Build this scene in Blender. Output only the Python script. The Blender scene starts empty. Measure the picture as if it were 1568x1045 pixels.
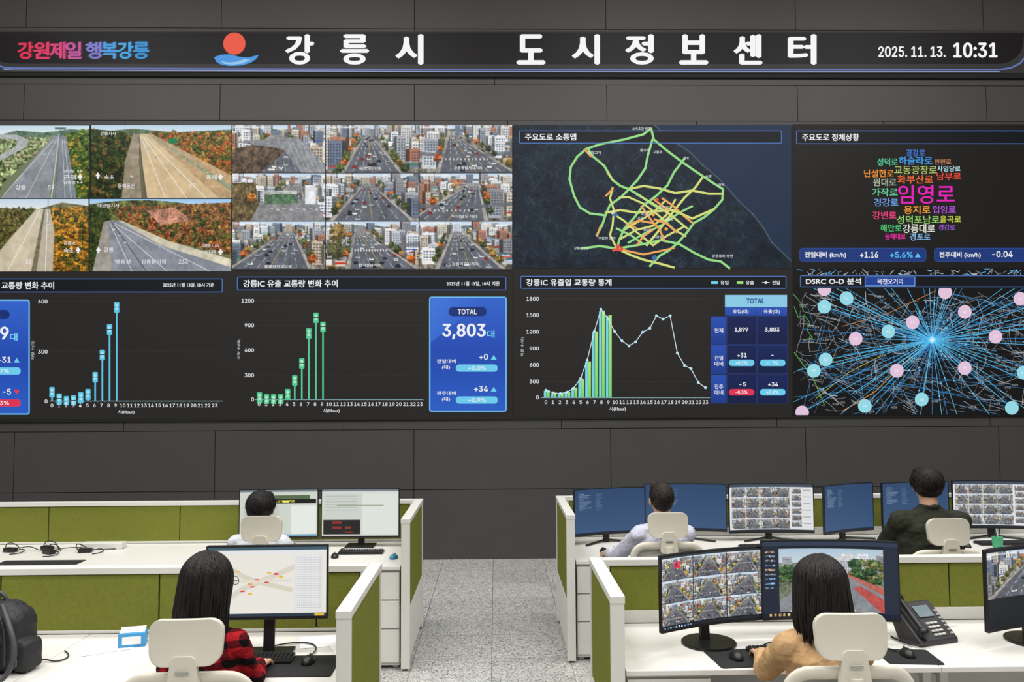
import bpy, bmesh, math, random, os, glob
import numpy as np
from mathutils import Vector, Matrix, Euler
random.seed(7); rng=np.random.default_rng(7)
sc=bpy.context.scene
sc.view_settings.view_transform='Standard'

# ------------------------------------------------------------------ camera
F=1250.0; CX,CY=784.0,522.5
CAMZ=2.1
R=(Matrix.Rotation(-0.02,3,'Z')@Matrix.Rotation(math.pi/2+0.054,3,'X')@Matrix.Rotation(-0.0051,3,'Z'))
cd=bpy.data.cameras.new('camera'); cam=bpy.data.objects.new('camera',cd)
sc.collection.objects.link(cam); sc.camera=cam
cam.matrix_world=Matrix.Translation((0,0,CAMZ))@R.to_4x4()
cd.sensor_width=36; cd.lens=F*36/1568; cd.clip_start=.05

YW=9.98   # front plane of the LED surfaces
RN=np.array(R)
def wall_pts(u,v,off=0.0):
    """LED-wall drawing units -> metres on the wall plane"""
    u=np.asarray(u,float); v=np.asarray(v,float)
    d=np.stack([(u-CX)/F,(CY-v)/F,-np.ones_like(u)],-1)@RN.T
    t=YW/d[...,1]
    return np.stack([t*d[...,0],np.full_like(u,YW-off),CAMZ+t*d[...,2]],-1)

FONT=None
try:
    for base in (bpy.utils.resource_path('LOCAL'),bpy.utils.resource_path('SYSTEM')):
        for p in glob.glob(os.path.join(base,'datafiles','fonts','Inter*')):
            FONT=bpy.data.fonts.load(p); break
        if FONT: break
except Exception: FONT=None

# ------------------------------------------------------------------ colours / materials
def s2l(c):
    c=np.clip(np.asarray(c,float),0,1)
    return np.where(c<=.04045,c/12.92,((c+.055)/1.055)**2.4)
def L(c): return tuple(float(x) for x in s2l(np.array(c)/255.))
def pm(name,col,rough=.5,metal=0,noise=.06,scale=12,bump=0,bscale=150,spec=.5,coat=0,stretch=None,bdist=.01):
    m=bpy.data.materials.new(name); m.use_nodes=True; nt=m.node_tree
    b=nt.nodes['Principled BSDF']; b.inputs['Roughness'].default_value=rough
    b.inputs['Metallic'].default_value=metal
    b.inputs['Specular IOR Level'].default_value=spec
    if coat: b.inputs['Coat Weight'].default_value=coat
    tc=nt.nodes.new('ShaderNodeTexCoord'); src=tc.outputs['Object']
    if stretch:
        mp=nt.nodes.new('ShaderNodeMapping'); mp.inputs['Scale'].default_value=stretch; nt.links.new(src,mp.inputs[0]); src=mp.outputs[0]
    n=nt.nodes.new('ShaderNodeTexNoise'); n.inputs['Scale'].default_value=scale; n.inputs['Detail'].default_value=4
    nt.links.new(src,n.inputs['Vector'])
    cr=nt.nodes.new('ShaderNodeValToRGB')
    c=L(col); cr.color_ramp.elements[0].position=.3; cr.color_ramp.elements[1].position=.7
    cr.color_ramp.elements[0].color=tuple(x*(1-noise) for x in c)+(1,)
    cr.color_ramp.elements[1].color=tuple(min(1,x*(1+noise)) for x in c)+(1,)
    nt.links.new(n.outputs['Fac'],cr.inputs['Fac']); nt.links.new(cr.outputs['Color'],b.inputs['Base Color'])
    if bump:
        n2=nt.nodes.new('ShaderNodeTexNoise'); n2.inputs['Scale'].default_value=bscale; n2.inputs['Detail'].default_value=3
        nt.links.new(src,n2.inputs['Vector'])
        bp=nt.nodes.new('ShaderNodeBump'); bp.inputs['Strength'].default_value=bump; bp.inputs['Distance'].default_value=bdist
        nt.links.new(n2.outputs['Fac'],bp.inputs['Height']); nt.links.new(bp.outputs['Normal'],b.inputs['Normal'])
    return m
def led_mat(name,strength):
    m=bpy.data.materials.new(name); m.use_nodes=True; nt=m.node_tree
    b=nt.nodes['Principled BSDF']; b.inputs['Base Color'].default_value=(.004,.004,.004,1)
    b.inputs['Roughness'].default_value=.45; b.inputs['Specular IOR Level'].default_value=.15
    a=nt.nodes.new('ShaderNodeAttribute'); a.attribute_name='Col'
    nt.links.new(a.outputs['Color'],b.inputs['Emission Color']); b.inputs['Emission Strength'].default_value=strength
    m.cycles.emission_sampling='NONE'
    return m
M_LED=led_mat('led_pixels',.95); M_SCR=led_mat('lcd_pixels',.95)
M_WALL=pm('wall_panel_charcoal',(69,68,67),.5,0,.03,2,spec=.3)
M_GAP=pm('joint_black',(12,12,12),.8)
M_WHITE=pm('white_laminate',(222,220,215),.35,0,.015,5)
M_FRAME=pm('white_powder_coat',(216,215,209),.4,0,.02,5)
M_GREEN=pm('olive_fabric',(118,122,52),.9,0,.08,60,.25,700,spec=.1)
M_BLACK=pm('black_plastic',(22,22,24),.4,0,.05)
M_DARK=pm('dark_grey_plastic',(48,48,50),.45)
M_KEY=pm('key_plastic',(38,39,42),.5)
M_CREAM=pm('chair_cream_plastic',(212,206,192),.42,0,.02,6)
M_MESH=pm('chair_mesh_grey',(168,166,160),.8,0,.1,200,.3,500)
M_SEAT=pm('chair_seat_fabric',(90,90,92),.9,0,.1,100,.3,400)
M_METAL=pm('brushed_metal',(150,150,152),.3,1)
M_MAT=pm('mouse_mat_cloth',(24,24,26),.9,0,.1,80)
M_PAPER=pm('paper_white',(238,238,240),.7,0,.01)
M_SKIN=pm('skin',(206,160,132),.5,0,.05,25,.05,200)
M_HAIR=pm('hair_black',(26,21,21),.5,0,.6,7,.8,9,spec=.35,stretch=(22,22,1.2),bdist=.006)
M_HAIRB=pm('hair_dark_brown',(40,31,27),.55,0,.5,60,.5,200,spec=.3)
M_HAIRS=pm('hair_black_short',(24,20,20),.55,0,.5,60,.5,200,spec=.3)
M_BAG=pm('backpack_nylon',(26,27,31),.6,0,.2,30,.4,90)
M_BAG2=pm('backpack_trim',(58,59,64),.5,0,.1,30)
M_BLUE=pm('blue_card',(60,150,205),.5); M_BLUEMOUSE=pm('blue_plastic',(60,130,160),.35)
M_LIP=pm('lips',(160,80,78),.5); M_EYE=pm('eye_white',(235,232,228),.2); M_IRIS=pm('iris_dark',(25,18,14),.2)
M_SHOE=pm('shoe_black',(25,25,26),.4); M_PANTS=pm('trousers_dark',(38,40,48),.85,0,.1,40,.2,200)
M_CUPG=pm('green_plastic',(60,160,110),.4)
M_LCD=pm('phone_lcd',(120,135,140),.2)

def plaid():
    m=bpy.data.materials.new('red_plaid_flannel'); m.use_nodes=True; nt=m.node_tree; b=nt.nodes['Principled BSDF']
    b.inputs['Roughness'].default_value=.95; b.inputs['Specular IOR Level'].default_value=.1
    tc=nt.nodes.new('ShaderNodeTexCoord'); sx=nt.nodes.new('ShaderNodeSeparateXYZ')
    mp=nt.nodes.new('ShaderNodeMapping'); mp.inputs['Rotation'].default_value=(.3,.25,.35)
    nz=nt.nodes.new('ShaderNodeTexNoise'); nz.inputs['Scale'].default_value=5
    nt.links.new(tc.outputs['Object'],nz.inputs['Vector'])
    vm=nt.nodes.new('ShaderNodeVectorMath'); vm.operation='MULTIPLY_ADD'; vm.inputs[1].default_value=(.06,.06,.06)
    nt.links.new(nz.outputs['Color'],vm.inputs[0]); nt.links.new(tc.outputs['Object'],vm.inputs[2])
    nt.links.new(vm.outputs[0],mp.inputs[0]); nt.links.new(mp.outputs[0],sx.inputs[0])
    def M(op,a,bv):
        n=nt.nodes.new('ShaderNodeMath'); n.operation=op; nt.links.new(a,n.inputs[0])
        if hasattr(bv,'links'): nt.links.new(bv,n.inputs[1])
        elif bv is not None: n.inputs[1].default_value=bv
        return n.outputs[0]
    def band(sock,freq,th): return M('LESS_THAN',M('FRACT',M('MULTIPLY',sock,freq),None),th)
    wide=M('ADD',band(sx.outputs['X'],15,.4),band(sx.outputs['Z'],15,.4))
    thin=M('ADD',band(sx.outputs['X'],30,.12),band(sx.outputs['Z'],30,.12))
    tot=M('ADD',M('MULTIPLY',wide,.4),M('MULTIPLY',thin,.12))
    cr=nt.nodes.new('ShaderNodeValToRGB'); e=cr.color_ramp.elements
    e[0].position=0; e[0].color=L((160,28,36))+(1,); e[1].position=.4; e[1].color=L((88,16,22))+(1,)
    x=e.new(.8); x.color=L((18,13,17))+(1,)
    nt.links.new(tot,cr.inputs[0]); nt.links.new(cr.outputs[0],b.inputs['Base Color'])
    n2=nt.nodes.new('ShaderNodeTexNoise'); n2.inputs['Scale'].default_value=16; n2.inputs['Distortion'].default_value=.8; nt.links.new(tc.outputs['Object'],n2.inputs['Vector'])
    bp=nt.nodes.new('ShaderNodeBump'); bp.inputs['Strength'].default_value=.8; bp.inputs['Distance'].default_value=.03
    nt.links.new(n2.outputs['Fac'],bp.inputs['Height']); nt.links.new(bp.outputs['Normal'],b.inputs['Normal'])
    return m
M_PLAID=plaid()
M_BEIGE=pm('camel_knit',(190,154,112),.95,0,.14,14,.8,14,spec=.1,bdist=.03)
M_SHIRTW=pm('shirt_pale',(205,208,214),.8,0,.06,10,.8,12,spec=.2,bdist=.03)
M_SHIRTG=pm('shirt_lavender',(192,194,210),.8,0,.06,10,.8,12,spec=.2,bdist=.03)
M_OLIVE=pm('jacket_dark_olive',(46,48,38),.85,0,.15,10,.8,12,spec=.2,bdist=.03)

def floor_mat():
    m=bpy.data.materials.new('terrazzo_tile'); m.use_nodes=True; nt=m.node_tree; b=nt.nodes['Principled BSDF']
    b.inputs['Roughness'].default_value=.35
    tc=nt.nodes.new('ShaderNodeTexCoord')
    v=nt.nodes.new('ShaderNodeTexVoronoi'); v.inputs['Scale'].default_value=105
    nt.links.new(tc.outputs['Object'],v.inputs['Vector'])
    sp=nt.nodes.new('ShaderNodeSeparateColor'); nt.links.new(v.outputs['Color'],sp.inputs[0])
    cr=nt.nodes.new('ShaderNodeValToRGB'); cr.color_ramp.interpolation='CONSTANT'; e=cr.color_ramp.elements
    e[0].position=0; e[0].color=L((112,112,110))+(1,); e[1].position=.12; e[1].color=L((156,156,153))+(1,)
    for p,c in((.30,(186,186,182)),(.75,(202,202,197)),(.93,(224,223,218))):
        x=e.new(p); x.color=L(c)+(1,)
    nt.links.new(sp.outputs[0],cr.inputs[0])
    mp=nt.nodes.new('ShaderNodeMapping'); mp.inputs['Location'].default_value=(.04+6,.2+6,0)
    nt.links.new(tc.outputs['Object'],mp.inputs[0])
    br=nt.nodes.new('ShaderNodeTexBrick'); br.offset=0; br.inputs['Scale'].default_value=1
    br.inputs['Brick Width'].default_value=.6; br.inputs['Row Height'].default_value=.6; br.inputs['Mortar Size'].default_value=.003
    br.inputs['Color1'].default_value=(1,1,1,1); br.inputs['Color2'].default_value=(.82,.82,.82,1); br.inputs['Mortar'].default_value=(.35,.35,.35,1)
    nt.links.new(mp.outputs[0],br.inputs['Vector'])
    mx=nt.nodes.new('ShaderNodeMix'); mx.data_type='RGBA'; mx.blend_type='MULTIPLY'; mx.inputs[0].default_value=1
    nt.links.new(cr.outputs[0],mx.inputs[6]); nt.links.new(br.outputs['Color'],mx.inputs[7])
    nt.links.new(mx.outputs[2],b.inputs['Base Color'])
    return m

# ------------------------------------------------------------------ mesh helpers
def link(o,parent=None):
    sc.collection.objects.link(o)
    if parent is not None: o.parent=parent
    return o
def empty(name,loc=(0,0,0),rz=0,s=1):
    e=bpy.data.objects.new(name,None); e.empty_display_size=.1; e.location=loc; e.rotation_euler=(0,0,rz); e.scale=(s,s,s)
    sc.collection.objects.link(e); return e
def mobj(name,verts,faces,mat,parent=None,smooth=False):
    me=bpy.data.meshes.new(name); me.from_pydata([tuple(v) for v in verts],[],faces)
    bm=bmesh.new(); bm.from_mesh(me); bmesh.ops.recalc_face_normals(bm,faces=bm.faces); bm.to_mesh(me); bm.free()
    if mat: me.materials.append(mat)
    if smooth: me.polygons.foreach_set('use_smooth',[True]*len(me.polygons))
    return link(bpy.data.objects.new(name,me),parent)
def boxes(name,lst,mat,parent=None,bevel=0,rot=None,loc=(0,0,0)):
    """lst of (cx,cy,cz,sx,sy,sz) joined in one mesh"""
    bm=bmesh.new()
    for (cx,cy,cz,sx,sy,sz) in lst:
        r=bmesh.ops.create_cube(bm,size=1)
        for v in r['verts']: v.co=Vector((v.co.x*sx+cx,v.co.y*sy+cy,v.co.z*sz+cz))
    if bevel: bmesh.ops.bevel(bm,geom=list(bm.edges),offset=bevel,segments=2,profile=.6,affect='EDGES',clamp_overlap=True)
    me=bpy.data.meshes.new(name); bm.to_mesh(me); bm.free(); me.materials.append(mat)
    o=link(bpy.data.objects.new(name,me),parent); o.location=loc
    if rot: o.rotation_euler=rot
    return o
def box(name,c,s,mat,parent=None,bevel=0,rot=None):
    return boxes(name,[(0,0,0,*s)],mat,parent,bevel,rot,c)
def cyl(name,c,r,h,mat,parent=None,r2=None,seg=28,rot=None,bevel=0):
    bm=bmesh.new(); bmesh.ops.create_cone(bm,cap_ends=True,segments=seg,radius1=r,radius2=r if r2 is None else r2,depth=h)
    if bevel: bmesh.ops.bevel(bm,geom=[e for e in bm.edges if abs(e.verts[0].co.z-e.verts[1].co.z)<1e-5],offset=bevel,segments=2,affect='EDGES')
    me=bpy.data.meshes.new(name); bm.to_mesh(me); bm.free(); me.materials.append(mat)
    o=link(bpy.data.objects.new(name,me),parent); o.location=c
    if rot:o.rotation_euler=rot
    return o
def tube(name,pts,r,mat,parent=None,smooth=True,radii=None):
    cu=bpy.data.curves.new(name,'CURVE'); cu.dimensions='3D'; cu.bevel_depth=r; cu.bevel_resolution=3; cu.resolution_u=6
    sp=cu.splines.new('NURBS' if smooth else 'POLY'); sp.points.add(len(pts)-1)
    for i,p in enumerate(pts):
        sp.points[i].co=(*p,1); sp.points[i].radius=radii[i] if radii else 1
    if smooth: sp.use_endpoint_u=True; sp.order_u=3
    cu.use_fill_caps=True; cu.materials.append(mat)
    return link(bpy.data.objects.new(name,cu),parent)
def cplate(name,w,h,t,r,k,loc,mat,parent,kz=0,taper=0,rot=None,nc=16,bevel=.004):
    rows=[]
    for a in np.linspace(0,math.pi/2,6): rows.append((-h/2+r-r*math.cos(a),w/2-r+r*math.sin(a)))
    for z in np.linspace(-h/2+r,h/2-r,5)[1:-1]: rows.append((z,w/2))
    for a in np.linspace(math.pi/2,0,6): rows.append((h/2-r+r*math.cos(a),w/2-r+r*math.sin(a)))
    V=[];n=nc+1;m=len(rows)
    for side in(-1,1):
        for z,hw in rows:
            hw*=1+taper*z/h
            for j in range(n):
                x=-hw+2*hw*j/nc; V.append((x,side*t/2+k*x*x+kz*z*z,z))
    Fc=[]; o=n*m
    for i in range(m-1):
        for j in range(nc):
            a=i*n+j; Fc.append((a,a+1,a+n+1,a+n)); Fc.append((o+a,o+a+n,o+a+n+1,o+a+1))
    for i in range(m-1):
        a=i*n; Fc.append((a,a+n,o+a+n,o+a)); b=i*n+nc; Fc.append((b,o+b,o+b+n,b+n))
    for j in range(nc):
        Fc.append((j,o+j,o+j+1,j+1)); b=(m-1)*n+j; Fc.append((b,b+1,o+b+1,o+b))
    ob=mobj(name,V,Fc,mat,parent,True); ob.location=loc
    if rot: ob.rotation_euler=rot
    md=ob.modifiers.new('bev','BEVEL'); md.width=bevel; md.segments=3; md.limit_method='ANGLE'; md.angle_limit=math.radians(50)
    return ob
# blob modelling -> one continuous surface
def ring_mesh(bm,rings,seg=18):
    prev=None; first=None
    for (c,ax,ay) in rings:
        vs=[bm.verts.new(c+ax*math.cos(2*math.pi*i/seg)+ay*math.sin(2*math.pi*i/seg)) for i in range(seg)]
        if prev:
            for i in range(seg): bm.faces.new((prev[i],prev[(i+1)%seg],vs[(i+1)%seg],vs[i]))
        else: first=vs
        prev=vs
    bm.faces.new(list(reversed(first))); bm.faces.new(prev)
def cap(bm,p,q,r1,r2,flat=1.0,up=None):
    p=Vector(p);q=Vector(q); d=(q-p); 
    if d.length<1e-6: d=Vector((0,0,1e-4))
    d.normalize(); u=(Vector(up) if up else (Vector((0,0,1)) if abs(d.z)<.9 else Vector((1,0,0))))
    a=d.cross(u).normalized(); b=d.cross(a).normalized(); rg=[]
    for t in (80,60,40,20,0): rg.append((p-d*r1*math.sin(math.radians(t)),a*r1*math.cos(math.radians(t)),b*flat*r1*math.cos(math.radians(t))))
    for t in (0,20,40,60,80): rg.append((q+d*r2*math.sin(math.radians(t)),a*r2*math.cos(math.radians(t)),b*flat*r2*math.cos(math.radians(t))))
    ring_mesh(bm,rg)
def ell(bm,c,r):
    s=bmesh.ops.create_uvsphere(bm,u_segments=20,v_segments=14,radius=1)
    for v in s['verts']: v.co=Vector((v.co.x*r[0]+c[0],v.co.y*r[1]+c[1],v.co.z*r[2]+c[2]))
def rbx(bm,c,s,bev):
    r=bmesh.ops.create_cube(bm,size=1)
    for v in r['verts']: v.co=Vector((v.co.x*s[0]+c[0],v.co.y*s[1]+c[1],v.co.z*s[2]+c[2]))
    ed=list({e for v in r['verts'] for e in v.link_edges}); bmesh.ops.bevel(bm,geom=ed,offset=bev,segments=4,profile=.5,affect='EDGES')
def loft(bm,rings):
    ring_mesh(bm,[(Vector((cx,cy,z)),Vector((rx,0,0)),Vector((0,ry,0))) for z,rx,ry,cx,cy in rings],24)
def blob(name,build,voxel,smooth,mat,parent,disp=0,dscale=.09):
    bm=bmesh.new(); build(bm); bmesh.ops.recalc_face_normals(bm,faces=bm.faces)
    me=bpy.data.meshes.new(name+'_src'); bm.to_mesh(me); bm.free()
    o=bpy.data.objects.new('tmp',me); sc.collection.objects.link(o)
    md=o.modifiers.new('r','REMESH'); md.mode='VOXEL'; md.voxel_size=voxel; md.use_smooth_shade=True
    s=o.modifiers.new('s','SMOOTH'); s.iterations=smooth; s.factor=.5
    if disp:
        tx=bpy.data.textures.new(name,'CLOUDS'); tx.noise_scale=dscale
        dm=o.modifiers.new('d','DISPLACE'); dm.texture=tx; dm.strength=disp; dm.mid_level=.5
    dg=bpy.context.evaluated_depsgraph_get(); nm=bpy.data.meshes.new_from_object(o.evaluated_get(dg)); nm.name=name
    bpy.data.objects.remove(o); bpy.data.meshes.remove(me)
    nm.materials.clear(); nm.materials.append(mat)
    nm.polygons.foreach_set('use_smooth',[True]*len(nm.polygons))
    return link(bpy.data.objects.new(name,nm),parent)
def grid_mesh(name,P,col,mat,parent):
    h,w=P.shape[:2]; n=h*w; me=bpy.data.meshes.new(name); me.vertices.add(n)
    me.vertices.foreach_set('co',P.reshape(-1).astype(np.float32))
    I,J=np.meshgrid(np.arange(h-1),np.arange(w-1),indexing='ij'); a=(I*w+J).ravel()
    q=np.stack([a,a+w,a+w+1,a+1],-1).ravel(); nf=len(a)
    me.loops.add(4*nf); me.loops.foreach_set('vertex_index',q.astype(np.int32))
    me.polygons.add(nf); me.polygons.foreach_set('loop_start',(np.arange(nf)*4).astype(np.int32))
    me.update(calc_edges=True)
    at=me.color_attributes.new('Col','FLOAT_COLOR','POINT')
    c=np.ones((n,4),np.float32); c[:,:3]=s2l(col).reshape(-1,3); at.data.foreach_set('color',c.ravel())
    me.materials.append(mat)
    return link(bpy.data.objects.new(name,me),parent)

# ------------------------------------------------------------------ 2D painting (into per-vertex colours)
def noise(h,w,cell):
    gh,gw=int(h/cell)+3,int(w/cell)+3; g=rng.random((gh,gw))
    y=np.arange(h)/cell; x=np.arange(w)/cell; yi=y.astype(int); xi=x.astype(int); fy=(y-yi)[:,None]; fx=(x-xi)[None]
    a=g[yi][:,xi]; b=g[yi][:,xi+1]; c=g[yi+1][:,xi]; d=g[yi+1][:,xi+1]
    return (a*(1-fx)+b*fx)*(1-fy)+(c*(1-fx)+d*fx)*fy
class Ras:
    def __init__(s,w,h,bg=(0,0,0)):
        s.w,s.h=w,h; s.a=np.ones((h,w,3))*np.array(bg)/255.
        s.X,s.Y=np.meshgrid((np.arange(w)+.5)/w,(np.arange(h)+.5)/h)
    def bb(s,x0,y0,x1,y1):
        i0=min(s.h,max(0,int(y0*s.h)-1)); i1=max(0,min(s.h,int(y1*s.h)+2)); j0=min(s.w,max(0,int(x0*s.w)-1)); j1=max(0,min(s.w,int(x1*s.w)+2))
        return (slice(i0,i1),slice(j0,j1)) if i1>i0 and j1>j0 else None
    def fill(s,m,col,tex=0,cell=2.2,alpha=1.,sl=None):
        if sl is None: sl=(slice(None),slice(None))
        A=s.a[sl]; h,w=A.shape[:2]
        c=np.array(col)/255.*np.ones((h,w,1))
        if tex: c=c*(1+tex*((noise(h,w,cell)+noise(h,w,cell*2.7))-1)*1.6)[...,None]
        mm=(m*alpha)[...,None]; s.a[sl]=A*(1-mm)+c*mm
    def poly(s,pts,col,tex=0,cell=2.2,alpha=1.):
        sl=s.bb(min(p[0] for p in pts),min(p[1] for p in pts),max(p[0] for p in pts),max(p[1] for p in pts))
        if not sl: return
        X,Y=s.X[sl],s.Y[sl]; m=np.zeros(X.shape,bool); n=len(pts)
        for i in range(n):
            x1,y1=pts[i];x2,y2=pts[(i+1)%n]
            if y1==y2: continue
            m^=((y1>Y)!=(y2>Y))&(X<(x2-x1)*(Y-y1)/(y2-y1)+x1)
        s.fill(m,col,tex,cell,alpha,sl)
    def rect(s,x0,y0,x1,y1,col,tex=0,cell=2.2,alpha=1.):
        sl=s.bb(x0,y0,x1,y1)
        if sl: X,Y=s.X[sl],s.Y[sl]; s.fill((X>=x0)&(X<x1)&(Y>=y0)&(Y<y1),col,tex,cell,alpha,sl)
    def line(s,pts,wd,col,alpha=1.):
        ar=s.h/s.w
        for (x1,y1),(x2,y2) in zip(pts[:-1],pts[1:]):
            sl=s.bb(min(x1,x2)-wd-.01,min(y1,y2)-(wd+.01)/ar,max(x1,x2)+wd+.01,max(y1,y2)+(wd+.01)/ar)
            if not sl: continue
            X,Y=s.X[sl],s.Y[sl]
            dx,dy=x2-x1,(y2-y1)*ar; l=dx*dx+dy*dy+1e-12
            t=np.clip(((X-x1)*dx+(Y-y1)*ar*dy)/l,0,1)
            d=np.hypot(X-x1-t*dx,(Y-y1)*ar-t*dy); s.fill(np.clip((wd-d)*s.w+.5,0,1),col,0,2,alpha,sl)
    def tree(s,x,y,r,col):
        ar=s.h/s.w; sl=s.bb(x-r*1.5,y-r*1.5/ar,x+r*1.5,y+r*1.5/ar)
        if not sl: return
        X,Y=s.X[sl],s.Y[sl]
        d=np.hypot(X-x,(Y-y)*ar)+(noise(X.shape[0],X.shape[1],3)-.5)*r*.9
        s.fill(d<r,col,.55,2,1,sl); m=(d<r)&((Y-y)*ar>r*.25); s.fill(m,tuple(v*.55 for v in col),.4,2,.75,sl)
    def windows(s,x0,y0,x1,y1,cw,ch,col,al):
        sl=s.bb(x0,y0,x1,y1)
        if not sl: return
        X,Y=s.X[sl],s.Y[sl]; m=(X>=x0)&(X<x1)&(Y>=y0)&(Y<y1)&(((X-x0)/cw%1)>.35)&(((Y-y0)/ch%1)>.45); s.fill(m,col,0,2,al,sl)
    def cols(s,y0,y1,c0,c1):
        t=np.clip((s.Y-y0)/(y1-y0),0,1)[...,None]; g=np.array(c0)/255.*(1-t)+np.array(c1)/255.*t
        m=((s.Y>=y0)&(s.Y<y1))[...,None]; s.a=np.where(m,g,s.a)
    def paste(s,o,x0,y0,x1,y1):
        i0,i1=int(y0*s.h),int(y1*s.h); j0,j1=int(x0*s.w),int(x1*s.w)
        yi=(np.arange(i1-i0)*o.h/(i1-i0)).astype(int); xi=(np.arange(j1-j0)*o.w/(j1-j0)).astype(int)
        s.a[i0:i1,j0:j1]=o.a[yi][:,xi]
    def finish(s,haze=.14,grain=.04,sat=1.08,con=1.18):
        hz=(np.clip(1-s.Y*1.6,0,1)*haze)[...,None]; s.a=s.a*(1-hz)+np.array((.78,.82,.86))*hz
        s.a=s.a*(1+grain*(rng.random((s.h,s.w,1))-.5)*2)
        h,w=s.h//2,s.w//2; a=s.a[:h*2,:w*2].reshape(h,2,w,2,3).mean((1,3))
        a=(a-.5)*con+.485
        g=a.mean(-1,keepdims=True); a=g+(a-g)*sat
        o=Ras(w,h); o.a=np.clip(a,.03,.96); return o
def car(r,x,y,s,col):
    ar=r.w/r.h*.8
    r.rect(x-s*1.1,y+s*.3*ar,x+s*1.1,y+s*.85*ar,(50,50,54),0,2,.6)
    r.rect(x-s,y-s*.35*ar,x+s,y+s*.6*ar,col); r.rect(x-s*.8,y-s*.7*ar,x+s*.8,y-s*.3*ar,tuple(int(v*.9) for v in col)); r.rect(x-s*.72,y-s*.5*ar,x+s*.72,y-s*.05*ar,(50,56,66))
PAL=[(214,212,206),(190,194,198),(230,228,226),(164,166,170),(190,174,152),(144,142,144),(204,194,178),(116,126,140),(172,122,100),(220,223,228)]
def city(w,h,seed,tx=.5,bx=.45,bw=.36,trees=((180,104,54),(92,102,60),(70,80,50),(134,112,64)),sky=.12,dense=1.,tall=1.):
    W2,H2=w*2,h*2
    r=Ras(W2,H2,(140,138,132)); q=random.Random(seed)
    r.cols(0,sky,(186,204,222),(220,224,228)); ridge=sky-.06*noise(1,W2,28)[0][None,:]; r.fill((r.Y>ridge)&(r.Y<sky+.06),(108,122,124),.25,6)
    r.rect(0,sky+.03,1,1,(128,124,116),.45,6)
    x=-.02
    while x<1.02:  # skyline
        bw_=q.uniform(.03,.09); bh=q.uniform(.05,.2)*tall; c=q.choice(PAL); y1=sky+.1; r.rect(x,y1-bh,x+bw_,y1,c,.05,3); r.windows(x+.004,y1-bh+.01,x+bw_-.004,y1,.012,.022,(80,90,106),.6); x+=bw_*q.uniform(.7,1.3)
    y=sky+.07
    while y<1.0:
        sc_=.32+y*.85; cx=tx+(bx-tx)*(y-sky)/(1-sky); hw=.025+bw*(y-sky)/(1-sky)
        for sd in(-1,1):
            x=cx+sd*(hw+.03)
            for k in range(8):
                bw_=q.uniform(.07,.18)*sc_; big=q.random()<.5; bh=(q.uniform(.18,.46)*tall if big else q.uniform(.06,.12))*sc_; c=q.choice(PAL)
                x0=x if sd>0 else x-bw_; yb=y+.03*q.uniform(-1,1); sw=bw_*.28; xs=x0-sw if sd>0 else x0+bw_
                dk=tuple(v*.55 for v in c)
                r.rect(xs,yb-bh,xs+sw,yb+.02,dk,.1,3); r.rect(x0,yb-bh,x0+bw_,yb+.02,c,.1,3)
                if big:
                    r.windows(x0+.006,yb-bh+.03,x0+bw_-.006,yb-.03*sc_,.024*sc_+.006,.05*sc_+.008,(70,80,98),.75); r.windows(xs,yb-bh+.03,xs+sw,yb-.03,.024,.05*sc_+.008,(50,56,68),.6)
                    r.rect(x0+bw_*.2,yb-bh-.02*sc_,x0+bw_*.5,yb-bh,c,.1)
                else: 
                    rc=q.choice([(86,104,134),(128,88,74),(82,84,88),(60,106,120),(150,150,150)]); r.poly([(x0-.01,yb-bh),(x0+bw_*.5,yb-bh-.04*sc_),(x0+bw_+.01,yb-bh)],rc,.2)
                if q.random()<.45: r.rect(x0,yb-.06*sc_,x0+bw_,yb-.03*sc_,q.choice([(190,54,46),(54,90,160),(50,126,90),(216,180,70),(230,230,232)]))
                x+=sd*bw_*q.uniform(1.0,1.5)
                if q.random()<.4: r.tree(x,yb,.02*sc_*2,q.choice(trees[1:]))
                if x<-.1 or x>1.1: break
        y+=.1*sc_+.03
    r.poly([(tx-.03,sky+.09),(tx+.03,sky+.09),(bx+bw+.05,1.01),(bx-bw-.05,1.01)],(164,160,154),.15,3)
    r.poly([(tx-.025,sky+.09),(tx+.025,sky+.09),(bx+bw,1.01),(bx-bw,1.01)],(104,107,114),.12,5)
    for f in(-.66,-.33,0,.33,.66):
        c=(222,222,220) if f else (210,174,80)
        n=9 if f else 1
        for k in range(n):
            a=(k+.1)/n; b=(k+.65)/n if n>1 else 1; a,b=a**1.5,b**1.5
            Y=lambda t: sky+.1+(1-sky-.1)*t; Xp=lambda t: (tx+(bx-tx)*t)+f*(.025+bw*t)
            r.line([(Xp(a),Y(a)),(Xp(b),Y(b))],.0022,c)
    if q.random()<.8:
        yy=q.uniform(.5,.8); t=(yy-sky)/(1-sky); cx=tx+(bx-tx)*t; hw=bw*t
        r.poly([(-.1,yy-.14),(cx,yy-.06),(1.1,yy-.16),(1.1,yy-.07),(cx,yy),(-.1,yy-.05)],(108,110,117),.1,5,.8)
        for k in range(12): r.rect(cx-hw*.95+k*hw*.16,yy+.01,cx-hw*.95+k*hw*.16+.012,yy+.05,(220,220,218))
    for k in range(int(9*dense)):
        for sd in(-1,1):
            yy=sky+.1+(k/9.)**1.4*.7; t=(yy-sky)/(1-sky); cx=tx+(bx-tx)*t; hw=.03+bw*t
            if q.random()<.7: r.tree(cx+sd*(hw+.03+.03*q.random()),yy-.03,.014+.036*yy*q.uniform(.6,1.2),q.choice(trees)); 
            if q.random()<.3: r.line([(cx+sd*(hw+.01),yy),(cx+sd*(hw+.01),yy-.2*t-.06)],.0016,(80,82,88)); 
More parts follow.
